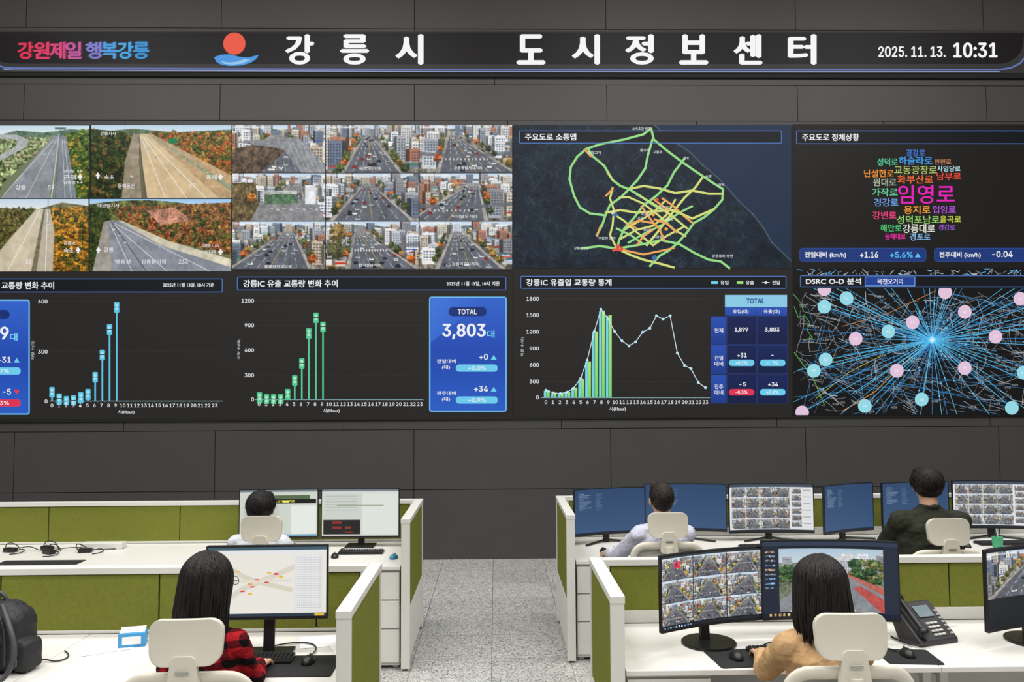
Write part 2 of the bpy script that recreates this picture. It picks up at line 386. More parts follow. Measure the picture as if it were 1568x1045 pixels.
    for k in range(int(18*dense)):
        yy=q.uniform(.26,.95); t=(yy-sky)/(1-sky); cx=tx+(bx-tx)*t; hw=bw*t
        car(r,cx+q.uniform(-.85,.85)*hw,yy,.006+.022*yy,q.choice([(238,239,242),(44,46,54),(184,187,192),(34,42,74),(238,239,242),(160,54,44)]))
    r.rect(.01,.02,.34,.07,(235,235,235),.0,1.2,.25)
    for k in range(14): r.rect(.015+.022*k,.03,.028+.022*k,.062,(240,240,240),0,2,.8)
    return r.finish()
def forest(r,pts,cols,n,s,seed):
    q=random.Random(seed); r.poly(pts,cols[0],.6,4)
    xs=[p[0] for p in pts]; ys=[p[1] for p in pts]; L_=[]
    for k in range(n): L_.append((q.uniform(min(ys),max(ys)),q.uniform(min(xs),max(xs))))
    for y,x in sorted(L_):
        c=False
        for i in range(len(pts)):
            x1,y1=pts[i];x2,y2=pts[(i+1)%len(pts)]
            if (y1>y)!=(y2>y) and x<(x2-x1)*(y-y1)/(y2-y1)+x1: c=not c
        if c: r.tree(x,y,s*q.uniform(.5,1.2)*(.6+.7*y),q.choice(cols))
def hw1():
    r=Ras(304,248,(120,128,104)); r.cols(0,.14,(190,210,222),(220,226,224))
    r.poly([(0,.14),(.2,.07),(.5,.1),(.8,.05),(1,.08),(1,.3),(0,.3)],(96,116,98),.25,6)
    forest(r,[(0,.16),(.62,.16),(.3,.5),(0,.85)],[(132,142,106),(150,146,114),(98,114,74)],110,.03,1)
    forest(r,[(.72,.12),(1,.05),(1,1),(.8,1)],[(84,102,52),(66,86,46),(142,124,60),(112,122,58)],160,.035,2)
    r.poly([(.60,.14),(.66,.14),(.56,1.01),(.02,1.01)],(142,146,151),.08,8)
    r.poly([(.67,.14),(.74,.14),(.86,1.01),(.60,1.01)],(132,137,144),.08,8)
    r.line([(.665,.14),(.58,1)],.006,(196,200,198)); r.line([(.67,.14),(.62,1)],.003,(84,104,84))
    r.poly([(0,.12),(.2,.13),(.34,.2),(.3,.3),(0,.5),(0,.42),(.2,.28),(.2,.2),(0,.18)],(170,172,170),.1)
    r.line([(.635,.2),(.3,1)],.002,(228,228,224)); r.line([(.605,.2),(.06,.95)],.0025,(228,228,224)); r.line([(.7,.2),(.73,1)],.002,(228,228,224)); r.line([(.72,.2),(.8,1)],.002,(228,228,224))
    for x,y in((.66,.12),(.5,.4),(.7,.3),(.73,.24)): car(r,x,y,.012,(230,232,235))
    r.line([(.68,.04),(.68,.16)],.004,(90,100,100)); r.rect(.62,.03,.74,.055,(90,110,110))
    return r.finish(.12)
def hw2():
    r=Ras(480,248,(110,108,90)); r.cols(0,.12,(180,204,222),(214,222,226))
    r.poly([(0,.1),(.3,.05),(.6,.1),(1,.06),(1,.4),(0,.4)],(92,106,80),.35,5)
    forest(r,[(0,.05),(.25,.1),(.32,.3),(.2,1),(0,1)],[(54,66,36),(74,80,44),(100,86,50),(44,54,34)],260,.022,3)
    forest(r,[(.42,.1),(1,.1),(1,.75),(.7,.5)],[(116,98,54),(150,108,56),(80,90,46),(158,88,50)],340,.022,4)
    r.poly([(.335,.12),(.40,.12),(.92,1.01),(.40,1.01)],(200,180,148),.06,10)
    r.poly([(.40,.12),(.43,.12),(1.01,.70),(1.01,1.01),(.92,1.01)],(184,160,128),.10,6)
    r.poly([(.405,.12),(.415,.12),(1.01,.84),(1.01,.92)],(150,156,130),.15)
    r.poly([(.3,.12),(.345,.12),(.34,.5),(.36,1.01),(.22,1.01),(.24,.5)],(150,140,122),.12,8)
    for a,b in((.355,.53),(.37,.68),(.385,.82)): r.line([(a,.16),(b,1)],.0018,(238,236,228))
    r.line([(.34,.14),(.39,1)],.003,(96,96,90))
    for x,y in((.40,.34),(.46,.44),(.37,.22),(.29,.7)): car(r,x,y,.010,(225,228,235))
    r.rect(.55,.18,.61,.25,(30,120,76)); r.rect(.577,.25,.581,.4,(150,150,150))
    return r.finish(.12)
def hw3():
    r=Ras(300,244,(130,120,90)); r.cols(0,.16,(190,206,220),(222,224,222))
    r.poly([(0,.12),(.4,.16),(.7,.05),(1,.1),(1,.3),(0,.3)],(108,104,74),.35,5)
    forest(r,[(0,.14),(.42,.14),(.15,.5),(0,.75)],[(100,92,56),(84,88,50)],110,.03,5)
    forest(r,[(.6,.12),(1,.12),(1,1),(.62,1),(.58,.5)],[(154,112,50),(182,134,56),(104,92,44),(74,80,42)],240,.032,6)
    r.poly([(.42,.14),(.50,.14),(.36,1.01),(-.05,1.01),(-.05,.80)],(196,186,166),.06,10)
    r.poly([(.52,.14),(.57,.14),(.62,.45),(.60,1.01),(.42,1.01)],(180,172,156),.06,10)
    r.poly([(.50,.14),(.52,.14),(.42,1.01),(.36,1.01)],(120,116,96),.15)
    r.line([(.46,.16),(.10,1)],.003,(240,238,230)); r.line([(.545,.16),(.52,1)],.003,(240,238,230))
    car(r,.55,.34,.018,(235,235,235)); r.line([(.55,.0),(.55,.2)],.004,(120,120,120))
    return r.finish(.12)
def hw4():
    r=Ras(484,244,(120,120,90)); r.cols(0,.14,(150,188,224),(204,220,232))
    xs=np.linspace(0,1,484); top=.13-.09*np.sin(xs*3.3+.4)
    r.fill((r.Y>top[None,:]-.02)&(r.Y<.6),(84,86,52),.6,5)
    forest(r,[(.15,.12),(1,.05),(1,.75),(.3,.5)],[(122,90,58),(92,94,50),(146,82,54),(64,76,42),(156,114,60)],620,.018,7)
    r.poly([(.4,.16),(.6,.12),(.72,.3),(.5,.36)],(172,128,108),.3,5)
    forest(r,[(0,.1),(.14,.16),(.1,.9),(0,1)],[(52,68,36),(74,80,42)],120,.024,8)
    r.poly([(.13,.3),(.2,.3),(.5,.62),(1.01,.95),(1.01,1.01),(.12,1.01)],(138,142,150),.08,10)
    r.poly([(.2,.3),(.23,.3),(.56,.58),(1.01,.84),(1.01,.95),(.5,.64)],(196,190,172),.1,8)
    r.poly([(.1,.32),(.13,.3),(.16,1.01),(.02,1.01)],(156,152,144),.1,8)
    for a,b in((.145,.3),(.16,.55),(.18,.85)): r.line([(a,.34),(b,1)],.0016,(236,236,236))
    r.line([(.155,.32),(.40,1)],.003,(88,92,90))
    for x,y in((.17,.42),(.25,.6),(.21,.5)): car(r,x,y,.009,(235,235,240))
    return r.finish(.08)

# ------------------------------------------------------------------ vector canvas on the LED plane
class Canvas:
    def __init__(s,name,parent): s.name=name;s.parent=parent;s.V=[];s.Fc=[];s.C=[];s.T=[];s.n=0
    def add(s,pts,col,ly,cols=None):
        s.V.append((np.array(pts,float),ly)); k=len(pts); s.Fc.append(list(range(s.n,s.n+k))); s.n+=k
        s.C+= (list(cols) if cols else [col]*k)
    def rect(s,x0,y0,x1,y1,col,ly=1,c2=None):
        s.add([(x0,y0),(x0,y1),(x1,y1),(x1,y0)],col,ly,[col,c2,c2,col] if c2 else None)
    def rpts(s,x0,y0,x1,y1,r,n=5):
        o=[]
        for cx,cy,a0 in((x1-r,y0+r,-90),(x1-r,y1-r,0),(x0+r,y1-r,90),(x0+r,y0+r,180)):
            for i in range(n+1):
                a=math.radians(a0+90*i/n); o.append((cx+r*math.cos(a),cy+r*math.sin(a)))
        return o
    def rrect(s,x0,y0,x1,y1,r,col,ly=1): s.add(s.rpts(x0,y0,x1,y1,r),col,ly)
    def ring(s,x0,y0,x1,y1,r,w,col,ly=2):
        a=s.rpts(x0,y0,x1,y1,r); b=s.rpts(x0+w,y0+w,x1-w,y1-w,max(.1,r-w)); n=len(a)
        for i in range(n): s.add([a[i],a[(i+1)%n],b[(i+1)%n],b[i]],col,ly)
    def line(s,pts,w,col,ly=2):
        for (x1,y1),(x2,y2) in zip(pts[:-1],pts[1:]):
            dx,dy=x2-x1,y2-y1; l=math.hypot(dx,dy) or 1; nx,ny=-dy/l*w/2,dx/l*w/2; ex,ey=dx/l*w*.3,dy/l*w*.3
            s.add([(x1+nx-ex,y1+ny-ey),(x2+nx+ex,y2+ny+ey),(x2-nx+ex,y2-ny+ey),(x1-nx-ex,y1-ny-ey)],col,ly)
    def circ(s,x,y,r,col,ly=2,n=18): s.add([(x+r*math.cos(2*math.pi*i/n),y+r*math.sin(2*math.pi*i/n)) for i in range(n)],col,ly)
    def tri(s,x,y,r,col,up=True,ly=3):
        k=-1 if up else 1; s.add([(x-r,y-k*r*.8),(x+r,y-k*r*.8),(x,y+k*r*.8)],col,ly)
    def text(s,t,x0,y0,x1,y1,col,bold=0,ly=4,rot=False): s.T.append((t,x0,y0,x1,y1,col,bold,ly,rot))
    def ctext(s,t,cx,y0,y1,col,bold=0,ly=4): s.T.append((t,cx,y0,'c',y1,col,bold,ly,False))
    def rtext(s,t,xr,y0,y1,col,bold=0,ly=4): s.T.append((t,xr,y0,'r',y1,col,bold,ly,False))
    def build(s):
        objs=[]
        for t in s.T:
            cu=bpy.data.curves.new('t','FONT'); cu.body=t[0]; cu.size=1; cu.resolution_u=3
            if FONT and all(ord(ch)<128 for ch in t[0]): cu.font=FONT
            o=bpy.data.objects.new('t',cu); sc.collection.objects.link(o); objs.append(o)
        dg=bpy.context.evaluated_depsgraph_get()
        for o,(t,x0,y0,x1,y1,col,bold,ly,rot) in zip(objs,s.T):
            me=bpy.data.meshes.new_from_object(o.evaluated_get(dg))
            nv=len(me.vertices)
            if nv:
                co=np.empty(nv*3); me.vertices.foreach_get('co',co); co=co.reshape(-1,3)[:,:2]
                if rot: co=np.stack([-co[:,1],co[:,0]],-1)
                mn,mx=co.min(0),co.max(0); sy=(y1-y0)/(mx[1]-mn[1])
                if x1=='c': sx=sy; x0=x0-(mx[0]-mn[0])*sx/2; x1=x0+(mx[0]-mn[0])*sx
                elif x1=='r': sx=sy; x1=x0; x0=x0-(mx[0]-mn[0])*sx
                else: sx=(x1-x0)/(mx[0]-mn[0])
                base=np.stack([x0+(co[:,0]-mn[0])*sx,y1-(co[:,1]-mn[1])*sy],-1)
                offs=[(0,0)] if not bold else [(-bold,0),(bold,0),(0,-bold*.6),(0,bold*.6)]
                for ox,oy in offs:
                    s.V.append((base+np.array([ox,oy]),ly))
                    for p in me.polygons: s.Fc.append([s.n+v for v in p.vertices])
                    s.n+=nv; s.C+=[col]*nv
            cu=o.data; bpy.data.objects.remove(o); bpy.data.curves.remove(cu); bpy.data.meshes.remove(me)
        P=np.concatenate([wall_pts(v[:,0],v[:,1],.0015+ly*.0012) for v,ly in s.V])
        me=bpy.data.meshes.new(s.name); me.from_pydata(P.tolist(),[],s.Fc)
        at=me.color_attributes.new('Col','FLOAT_COLOR','POINT')
        c=np.ones((len(P),4),np.float32); c[:,:3]=s2l(np.array(s.C)/255.); at.data.foreach_set('color',c.ravel())
        me.materials.append(M_LED); return link(bpy.data.objects.new(s.name,me),s.parent)
def wall_raster(name,r,x0,y0,x1,y1,parent,ly=0):
    u,v=np.meshgrid(np.linspace(x0,x1,r.w),np.linspace(y0,y1,r.h))
    return grid_mesh(name,wall_pts(u,v,.0015+ly*.0012),r.a,M_LED,parent)

BG=(38,36,34)
WH=(240,242,246)
# ------------------------------------------------------------------ room
def zy(y): return CAMZ+(590-y)*.008
fl=mobj('floor',[(-12,-6,0),(12,-6,0),(12,10.05,0),(-12,10.05,0)],[(0,1,2,3)],floor_mat())
M_CEIL=pm('ceiling_paint',(150,150,150),.9,0,.02); M_SIDE=pm('side_wall_paint',(110,110,110),.8,0,.02)
box('ceiling',(0,2,8.05),(24,16.2,.1),M_CEIL)
box('wall_left',(-12.05,2,4),(.1,16.2,8),M_SIDE); box('wall_right',(12.05,2,4),(.1,16.2,8),M_SIDE); box('wall_rear',(0,-6.05,4),(24,.1,8),M_SIDE)
lst=[]
def prow(z0,z1,x0,xs=-12,xe=12,step=2.4):
    k=math.floor((xs-x0)/step)
    while x0+k*step<xe:
        a=max(xs,x0+k*step)+.004; b=min(xe,x0+(k+1)*step)-.004
        if b-a>.02: lst.append(((a+b)/2,10.01,(z0+z1)/2,b-a,.02,z1-z0))
        k+=1
prow(zy(33)+.004,8.0,-1.0)
prow(zy(122)+.004,zy(47),0,step=30); prow(zy(47)+.006,zy(33)-.004,-1.0,step=30)
prow(zy(179)+.004,zy(122)-.004,-1.0)
prow(zy(190),zy(179)-.004,-2.2,step=2.36)
prow(zy(657)+.004,zy(643),-1.85,step=2.65); prow(zy(748)+.004,zy(657)-.004,-1.0); prow(.0,zy(748)-.004,-1.0)
prow(zy(643)+.004,zy(190)-.004,-1.0,-12,-6.75); prow(zy(643)+.004,zy(190)-.004,-1.0,7.15,12)
wl=boxes('wall_front',lst,M_WALL,None); 
wb=boxes('joint_backing',[(0,10.04,4,24,.03,8)],M_GAP,wl)

vw=empty('led_video_wall',(0,0,0))
a=wall_pts([-73,1643],[190.5,190.5])[0]; b_=wall_pts([1643],[642])[0]
box('cabinet',((a[0]+b_[0])/2,YW+.026,(5.31+1.69)/2),(b_[0]-a[0]+.02,.05,3.64),M_GAP,vw)
for nm,r,x0,y0,x1,y1 in (('cctv_highway_1',hw1(),0-2,192.5,137,303.5),('cctv_highway_2',hw2(),140,192,354.5,303.5),('cctv_highway_3',hw3(),-2,305,135.5,416),('cctv_highway_4',hw4(),137.5,305,354,415.5)):
    wall_raster(nm,r,x0,y0,x1,y1,vw)
for k in range(2):
    r=hw3() if k else hw1(); wall_raster('cctv_side_%d'%k,r,-72,193+k*112,-3,304+k*112,vw)
k=0
ct=[(.5,.45,.36),(.45,.5,.3),(.35,.62,.4),(.7,.5,.3),(.45,.5,.42),(.6,.3,.4),(.62,.4,.42),(.35,.62,.36),(.4,.55,.34)]
for j in range(3):
    for i in range(3):
        t=ct[j*3+i]; r=city(156,80,30+k,t[0],t[1],t[2],dense=1.0 if (i,j)!=(1,0) else 1.4,tall=(1.35 if j==0 else 1.0))
        if (i,j)==(0,0):
            r.poly([(0,.5),(.5,.3),(.6,.5),(.3,1),(0,1)],(92,76,62),.5,3); r.poly([(.0,.35),(.7,.25),(1,.8),(1,1),(.75,1),(.55,.5)],(140,142,147),.15)
            for kk in range(6): r.line([(.6+.05*kk,.35),(.75+.05*kk,1)],.002,(222,222,222),.6)
        if (i,j)==(0,1):
            r.poly([(0,.2),(.25,.2),(.3,1),(0,1)],(98,84,56),.5,3); r.poly([(.3,.6),(.9,.55),(1,1),(.2,1)],(136,136,138),.15); r.poly([(.36,.45),(.66,.42),(.72,.62),(.34,.66)],(84,116,86),.3,2); r.rect(.33,.36,.70,.44,(188,190,188),.2,3)
            r.rect(.78,.25,.9,.65,(232,234,238),.1); r.tree(.2,.5,.05,(190,120,44)); 
            for kk in range(8): car(r,.42+.07*kk,.74+.02*(kk%2),.016,(225,226,230))
        if (i,j)==(1,2): r.tree(.15,.25,.10,(140,116,66)); r.tree(.1,.6,.1,(90,90,56))
        wall_raster('cctv_junction_%d'%k,r,356+i*143.2,192+j*73.7,356+i*143.2+141.8,192+j*73.7+72.6,vw); k+=1
# map background
mr=Ras(480,250,(21,34,48))
n1=noise(250,480,5)+noise(250,480,12)+noise(250,480,30); mr.fill(n1>1.65,(27,43,54),.25,3); mr.fill(n1<1.15,(16,26,38),.2,3)
coast=[(.50,-.01),(.54,.06),(.58,.12),(.64,.2),(.68,.28),(.735,.37),(.76,.42),(.81,.53),(.86,.62),(.9,.72),(.93,.82),(1.0,.95),(1.01,1.01),(1.01,-.01)]
mr.poly(coast,(29,46,72),.04,20)
mr.line(coast[:12],.0022,(104,122,130),.6)
q=random.Random(3)
for k in range(110):
    x,y=q.uniform(0,.85),q.uniform(.1,1); p=[(x,y)]
    for _ in range(4): p.append((p[-1][0]+q.uniform(-.03,.03),p[-1][1]+q.uniform(-.05,.05)))
    if max(a_-.42*b__ for a_,b__ in p)<.48: mr.line(p,.0009,(70,90,102),.45)
for k in range(320):
    x,y=q.gauss(.48,.13),q.gauss(.62,.18)
    if x<.5+.42*y: s_=q.uniform(.003,.008); mr.rect(x,y,x+s_,y+s_*1.5,(64,80,90),0,2,.45)
wall_raster('traffic_map_base',mr,786.5,191.5,1211.5,411,vw)

C=Canvas('dashboard_graphics',vw)
C.rect(-73,417,784.5,642.5,BG,0); C.rect(785,412.5,1213,640,BG,0); C.rect(1213,190.5,1643,411,(26,25,24),0); C.rect(1214,411,1643,637,(17,17,18),0)
def titlebar(x0,y0,x1,y1,s,tx0,tx1,b=.3):
    C.rrect(x0,y0,x1,y1,2,(15,18,25),1); C.ring(x0,y0,x1,y1,2,1.1,(84,126,204),2)
    h=(y1-y0); C.text(s,tx0,y0+h*.24,tx1,y1-h*.24,WH,b)
titlebar(795,200,1197,220,'주요도로 소통맵',804,882); titlebar(1219,200,1635,221,'주요도로 정체상황',1228,1315)
titlebar(-66,427,341,448,'강릉IC 유입 교통량 변화 추이',-58,83); titlebar(363,424,775,445,'강릉IC 유출 교통량 변화 추이',373,517)
titlebar(797,423,1204,442.5,'강릉IC 유출입 교통량 통계',806,936); titlebar(1225,422,1635,440,'DSRC O-D 분석',1234,1318)
C.rrect(1324,424,1401,438.5,1,(30,66,150),3); C.ring(1324,424,1401,438.5,1,.9,(130,180,250),3.5); C.text('옥천오거리',1343,427,1382,435.5,WH,.15,5)
C.text('2025년 11월 13일, 10시 기준',250,433.5,328,440,WH,.15); C.text('2025년 11월 13일, 10시 기준',684,431.5,765,438,WH,.15)
# map roads
G=(150,222,136);Yl=(214,222,122);O=(240,166,90);RD=(228,84,64)
def rd(pts,c,w=3.4,ly=2): C.line(pts,w,c,ly)
rd([(997,197),(985,206),(955,214),(920,221),(898,228),(884,240),(874,256),(872,275),(879,300),(888,318),(903,327),(926,330)],G)
rd([(900,228),(908,240),(925,254),(938,276),(950,285),(963,290),(980,300),(1000,314),(1015,322)],G)
rd([(997,197),(1001,214),(1020,230),(1044,248),(1064,262),(1088,278),(1107,290),(1106,306),(1093,321),(1078,333),(1062,342)],G)
rd([(999,214),(992,238),(988,258),(976,276),(963,290),(950,303),(934,314),(927,330),(922,345),(914,360)],G)
rd([(1048,243),(1032,264),(1022,284),(1005,300),(984,316),(970,335),(956,350),(948,368),(945,381)],G)
rd([(963,290),(985,285),(1010,289),(1034,296),(1060,292),(1085,297),(1107,297)],Yl)
rd([(1077,270),(1064,288),(1048,303),(1036,318),(1020,338),(1006,357),(990,376)],Yl)
rd([(927,326),(950,322),(975,326),(1000,324),(1030,322),(1060,335),(1092,321)],Yl)
rd([(890,381),(918,377),(945,381),(985,374),(1012,368),(1040,374),(1064,388),(1085,398),(1104,401),(1117,411)],G)
rd([(945,381),(966,391),(985,398),(1010,404),(1032,410)],Yl)
rd([(945,381),(958,384),(985,390),(1010,385),(1032,380)],O,3)
rd([(1062,342),(1052,356),(1038,372),(1024,384),(1010,392),(995,408)],G)
rd([(948,303),(962,302),(985,312),(1008,330),(1032,352),(1050,362)],Yl,3)
rd([(975,298),(1000,312),(1025,328),(1052,350)],Yl,3); rd([(1014,304),(1030,315),(1046,330),(1062,343)],O,3)
rd([(936,326),(955,338),(975,356),(1000,376)],Yl,3); rd([(944,350),(965,360),(985,374)],G,3)
rd([(1002,336),(1020,342),(1036,356)],O,3,2.2); rd([(982,316),(996,336),(1010,352),(1018,370)],O,3,2.2); rd([(1002,306),(1012,314),(1024,322)],O,3,2.2); rd([(960,345),(978,338),(1000,342)],O,3,2.2)
rd([(950,366),(975,352),(1000,346),(1020,330),(1034,306)],Yl,3); rd([(962,372),(990,356),(1015,344),(1040,326),(1060,316)],G,3); rd([(956,352),(980,338),(1000,326),(1018,308)],Yl,3)
rd([(938,288),(934,304),(940,322),(938,345),(934,360),(944,380)],Yl,3); rd([(1000,376),(1020,362),(1046,348)],Yl,3); rd([(975,376),(985,362),(1000,352)],O,3,2.2)
rd([(920,345),(914,362)],O,3); rd([(930,264),(938,276)],Yl,3.2); rd([(895,229),(905,240)],O,3,2.2); rd([(965,344),(978,352)],O,2.4); rd([(928,300),(938,290)],O,3,2.2)
rd([(940,382),(952,384)],RD,3.4,2.5)
for p,c in (((1006,306),RD),((952,381),RD),((940,383),RD),((1000,329),O),((1020,351),O)): C.circ(p[0],p[1],2.6,c,3)
C.circ(1002,395,4,(60,110,170),3); C.circ(942,329,3.5,(60,110,170),3); C.circ(946,378,3.6,RD,3)
for t,x,y,w in (('소속초간 방면',968,195,28),('홍제고개',900,232,20),('용호로',980,228,15),('교동로',1000,231,14),('경포',1046,240,9),('송정',1080,268,9),('안목',1100,281,9),('강릉IC 방면',879,378,22),('구정면 방면',916,363,26),('강릉동로 방면',1090,390,32),('교동',932,323,10),('임당동',1010,316,14),('노암동',1000,361,14),('내곡',975,332,10),('옥천동',982,326,12),('포남동',1018,334,12),('성남동',985,350,12)):
    C.text(t,x,y,x+w,y+4.6,(232,238,240),0,4)
for t,x0,y0,x1,y1,c in (('경강로',1387,229,1416,240,(70,120,215)),('성덕로',1343,242.5,1374,254,(90,200,150)),('하슬라로',1376,240,1427,252.5,(70,160,235)),('안현로',1431,244,1456,252,(190,130,90)),
 ('난설헌로',1323,260,1368,271.5,(240,150,60)),('교동광장로',1369,254,1434,267,(180,200,110)),('사임당로',1435,254,1470,263,(190,230,240)),('원대로',1337,273.5,1372,285.5,(180,190,170)),('화부산로',1374,268.5,1428,281.5,(240,110,60)),('남부로',1434,264.5,1471,276,(235,80,60)),
 ('가작로',1335,288.5,1374,301,(110,210,160)),('임영로',1375,283.5,1461,312,(235,40,190)),('경강로',1338,304,1375,316.5,(110,160,230)),('강변로',1336,324,1372,336,(240,70,130)),('용지로',1384,315.5,1424,328,(240,160,60)),('입암로',1428,315.5,1463,327,(180,90,220)),
 ('성덕포남로',1373,330.5,1438,343,(150,215,110)),('율곡로',1439,331,1471,341.5,(200,210,80)),('해안로',1348,344,1380,355,(80,200,120)),('강릉대로',1382,343.5,1431,357,(235,240,225)),('경강로',1437,344,1462,353,(150,90,200)),('동해대로',1355,358,1386,367,(230,50,160)),('경포로',1393,357.5,1424,368.5,(140,190,240))):
    C.text(t,x0,y0,x1,y1,c,.35 if x1-x0>80 else .2)
C.rrect(1224,380,1418,401,5,(28,56,122),1); C.ring(1224,380,1418,401,5,.8,(46,80,160),2)
C.rrect(1430,380,1636,401,5,(28,56,122),1); C.ring(1430,380,1636,401,5,.8,(46,80,160),2)
C.text('전일대비 (km/h)',1232,386,1295,396,WH,.25); C.text('+1.16',1317,386,1344,395,WH,.3); C.text('+5.6%',1363,386,1397,395,(90,190,250),.3); C.tri(1405,391,4.5,(90,190,250))
C.text('전주대비 (km/h)',1438,386,1501,396,WH,.25); C.text('-0.04',1519,385,1550,394,WH,.3); C.text('-0.1%',1570,385,1600,394,(240,90,90),.3)
def card(x0,y0,x1,y1,big,d1,d2,p1,p2,down=False):
    w=x1-x0
    C.rrect(x0,y0,x1,y1,4,(34,76,178),1); C.rect(x0+3,y0+2,x1-3,y0+80,(50,100,204),1.5,(34,76,180)); C.add([(x0+3,y0+70),(x0+3,y0+2),(x1-30,y0+2)],None,1.7,[(54,108,212),(64,120,220),(48,96,200)])
    C.rect(x0+3,y1-70,x1-3,y1-3,(34,76,180),1.5,(42,94,198))
    C.ring(x0,y0,x1,y1,4,2.2,(110,184,238),3)
    C.rrect(x0+30,y0+16,x1-31,y0+30,6.5,(22,48,118),2); C.text('TOTAL',x0+44,y0+19.5,x1-46,y0+27,WH,.2)
    C.text(big,x0+21,y0+42,x1-33,y0+65,WH,.9); C.text('대',x1-30,y0+52,x1-19,y0+63,(120,210,250),.3)
    for yy,lb,d,p,dn in((y0+88,'전일대비',d1,p1,False),(y0+137,'전주대비',d2,p2,down)):
        C.text(lb,x0+12,yy+8,x0+41,yy+14,WH,.1); C.text('(대)',x0+20,yy+17,x0+32,yy+24,WH,.1)
        C.rtext(d,x1-29,yy,yy+8.5,WH,.3)
        C.tri(x1-20,yy+5,4.5,(230,60,80) if dn else (110,210,240),not dn)
        C.rrect(x0+41,yy+16,x1-14,yy+27,5,(226,50,84) if dn else (110,206,240),2); C.text(p,x0+60,yy+18.5,x1-32,yy+24.5,WH,.15)
card(657,454.5,776,631,'3,803','+0','+34','+0.0%','+0.9%'); card(-74,459,46,635.5,'1,899','+31','-5','+0.7%','-0.3%',True)
AX=(120,122,124)
def axis(x0,x1,y0,labels,lx,xl0,xl1,ybase,ylab_x):
    for y,t in labels:
        C.rtext(t,lx,y-2.9,y+2.9,WH,.12)
        C.line([(x0,y),(x1,y)],.5,(58,56,54),1)
    C.line([(x0,ybase),(x1,ybase)],1.0,(130,168,180),2)
    for i in range(24):
        x=xl0+(xl1-xl0)*i/23; C.ctext(str(i),x,ybase+4,ybase+9.4,WH,.1); C.line([(x+5,ybase),(x+5,ybase+2)],.5,AX,2)
    C.text('차량 수(대)',ylab_x-2.5,y0,ylab_x+2.5,y0+29,(200,206,210),.05,4,True)
axis(76,341,522,[(462,'600'),(539,'300'),(615,'0')],73,80,329,614.5,51)
axis(391,648,521,[(461,'1200'),(498.5,'900'),(536.5,'600'),(575,'300'),(612,'0')],389,397,643,612.5,366)
axis(828,1087,517,[(458,'1800'),(483,'1500'),(508.5,'1200'),(534,'900'),(559,'600'),(584.5,'300'),(609,'0')],825,836,1080,609.5,800)
C.text('시(Hour)',181,628,206,635,WH,.1); C.text('시(Hour)',495,626,520,633,WH,.1); C.text('시(Hour)',933,623,958,630,WH,.1)
def bars(xs,tops,yb,c1,c2):
    for x,t in zip(xs,tops):
        C.rect(x-1.2,t+8,x+1.2,yb,c1,3); C.rrect(x-4,t,x+4,t+16 if yb-t>20 else min(yb+7,t+17),1.5,c1,3.2); C.rect(x-2,t+3,x+2,t+12,c2,3.5); C.rect(x-4,t+7,x+4,t+8.2,BG,3.7)
bars([80+11*i for i in range(10)],[593,603,607,606,601,596,570,536,497,463],614,(96,200,234),(170,232,246))
bars([397.5+10.8*i for i in range(10)],[601,604,604,604,596,575,549,503,479,493],612,(84,204,150),(176,240,200))
hs=[599,603,604,602,595,582,555,509,477,484]
for i,t in enumerate(hs):
    x=837+10.55*i; C.rect(x-4.2,t,x-.4,609,(120,216,230),3); C.rect(x+.2,t-1,x+4.6,609,(172,232,130),3,(120,214,110))
ln=[(836,598),(847,602),(858,603),(868,601),(878,595),(889,580),(899,552),(910,508),(920,474),(931,489),(941,508),(952,522),(963,530),(973,524),(984,509),(995,503),(1005,484),(1015,489),(1026,484),(1037,541),(1048,560),(1058,565),(1069,586),(1080,594)]
C.line(ln,1.1,(220,240,250),3.8)
for p in ln: C.circ(p[0],p[1],2.2,(190,230,245),4,10)
C.rect(1089,431,1099,435,(110,214,240),3); C.text('유입',1103,430,1115,436,WH,.1); C.rect(1128,431,1138,435,(150,226,120),3); C.text('유출',1142,430,1154,436,WH,.1)
C.line([(1167,433),(1178,433)],1,WH,3); C.circ(1172.5,433,2,WH,3.2); C.text('전일',1182,430,1194,436,WH,.1)
C.rect(1110,452,1205,470.5,(140,204,232),2); C.text('TOTAL',1143,457.5,1170,465,(24,52,130),.3)
C.rect(1110,471,1157,484,(44,86,184),2,(34,72,164)); C.rect(1158,471,1205,484,(44,86,184),2,(34,72,164)); C.text('유입(대)',1122,474.5,1146,481,WH,.1); C.text('유출(대)',1169,474.5,1194,481,WH,.1)
for i,(y0,y1) in enumerate(((485,528),(529,573),(574,618))):
    C.rect(1088.5,y0,1112,y1,(40,80,178),2,(28,58,140)); C.rect(1113,y0,1159,y1,(20,34,84),2,(16,28,66)); C.rect(1160,y0,1206,y1,(22,38,92),2,(16,28,66))
    C.ring(1113,y0,1159,y1,1,.6,(40,66,140),2.5); C.ring(1160,y0,1206,y1,1,.6,(40,66,140),2.5)
C.text('현재',1094,503,1107,510,WH,.1); C.text('전일',1094,545,1107,552,WH,.1); C.text('대비',1094,554,1107,561,WH,.1); C.text('전주',1094,589,1107,596,WH,.1); C.text('대비',1094,598,1107,605,WH,.1)
C.text('1,899',1125,502,1145,509,WH,.3); C.text('3,803',1171,502,1193,509,WH,.3); C.text('+31',1129,541,1143,547.5,WH,.25); C.text('-',1181,544,1184,545,WH,.2); C.text('-5',1132,586,1142,592,WH,.25); C.text('+34',1176,586,1191,592,WH,.25)
for x,y,c,t in((1116,551,(110,206,240),'+0.7%'),(1163.5,551,(110,206,240),'- %'),(1116,596,(226,50,84),'-0.3%'),(1163.5,596,(110,206,240),'+0.9%')):
    C.rrect(x,y,x+39,y+10,4.8,c,3); C.text(t,x+10,y+2.5,x+28,y+7.5,WH,.15,5)
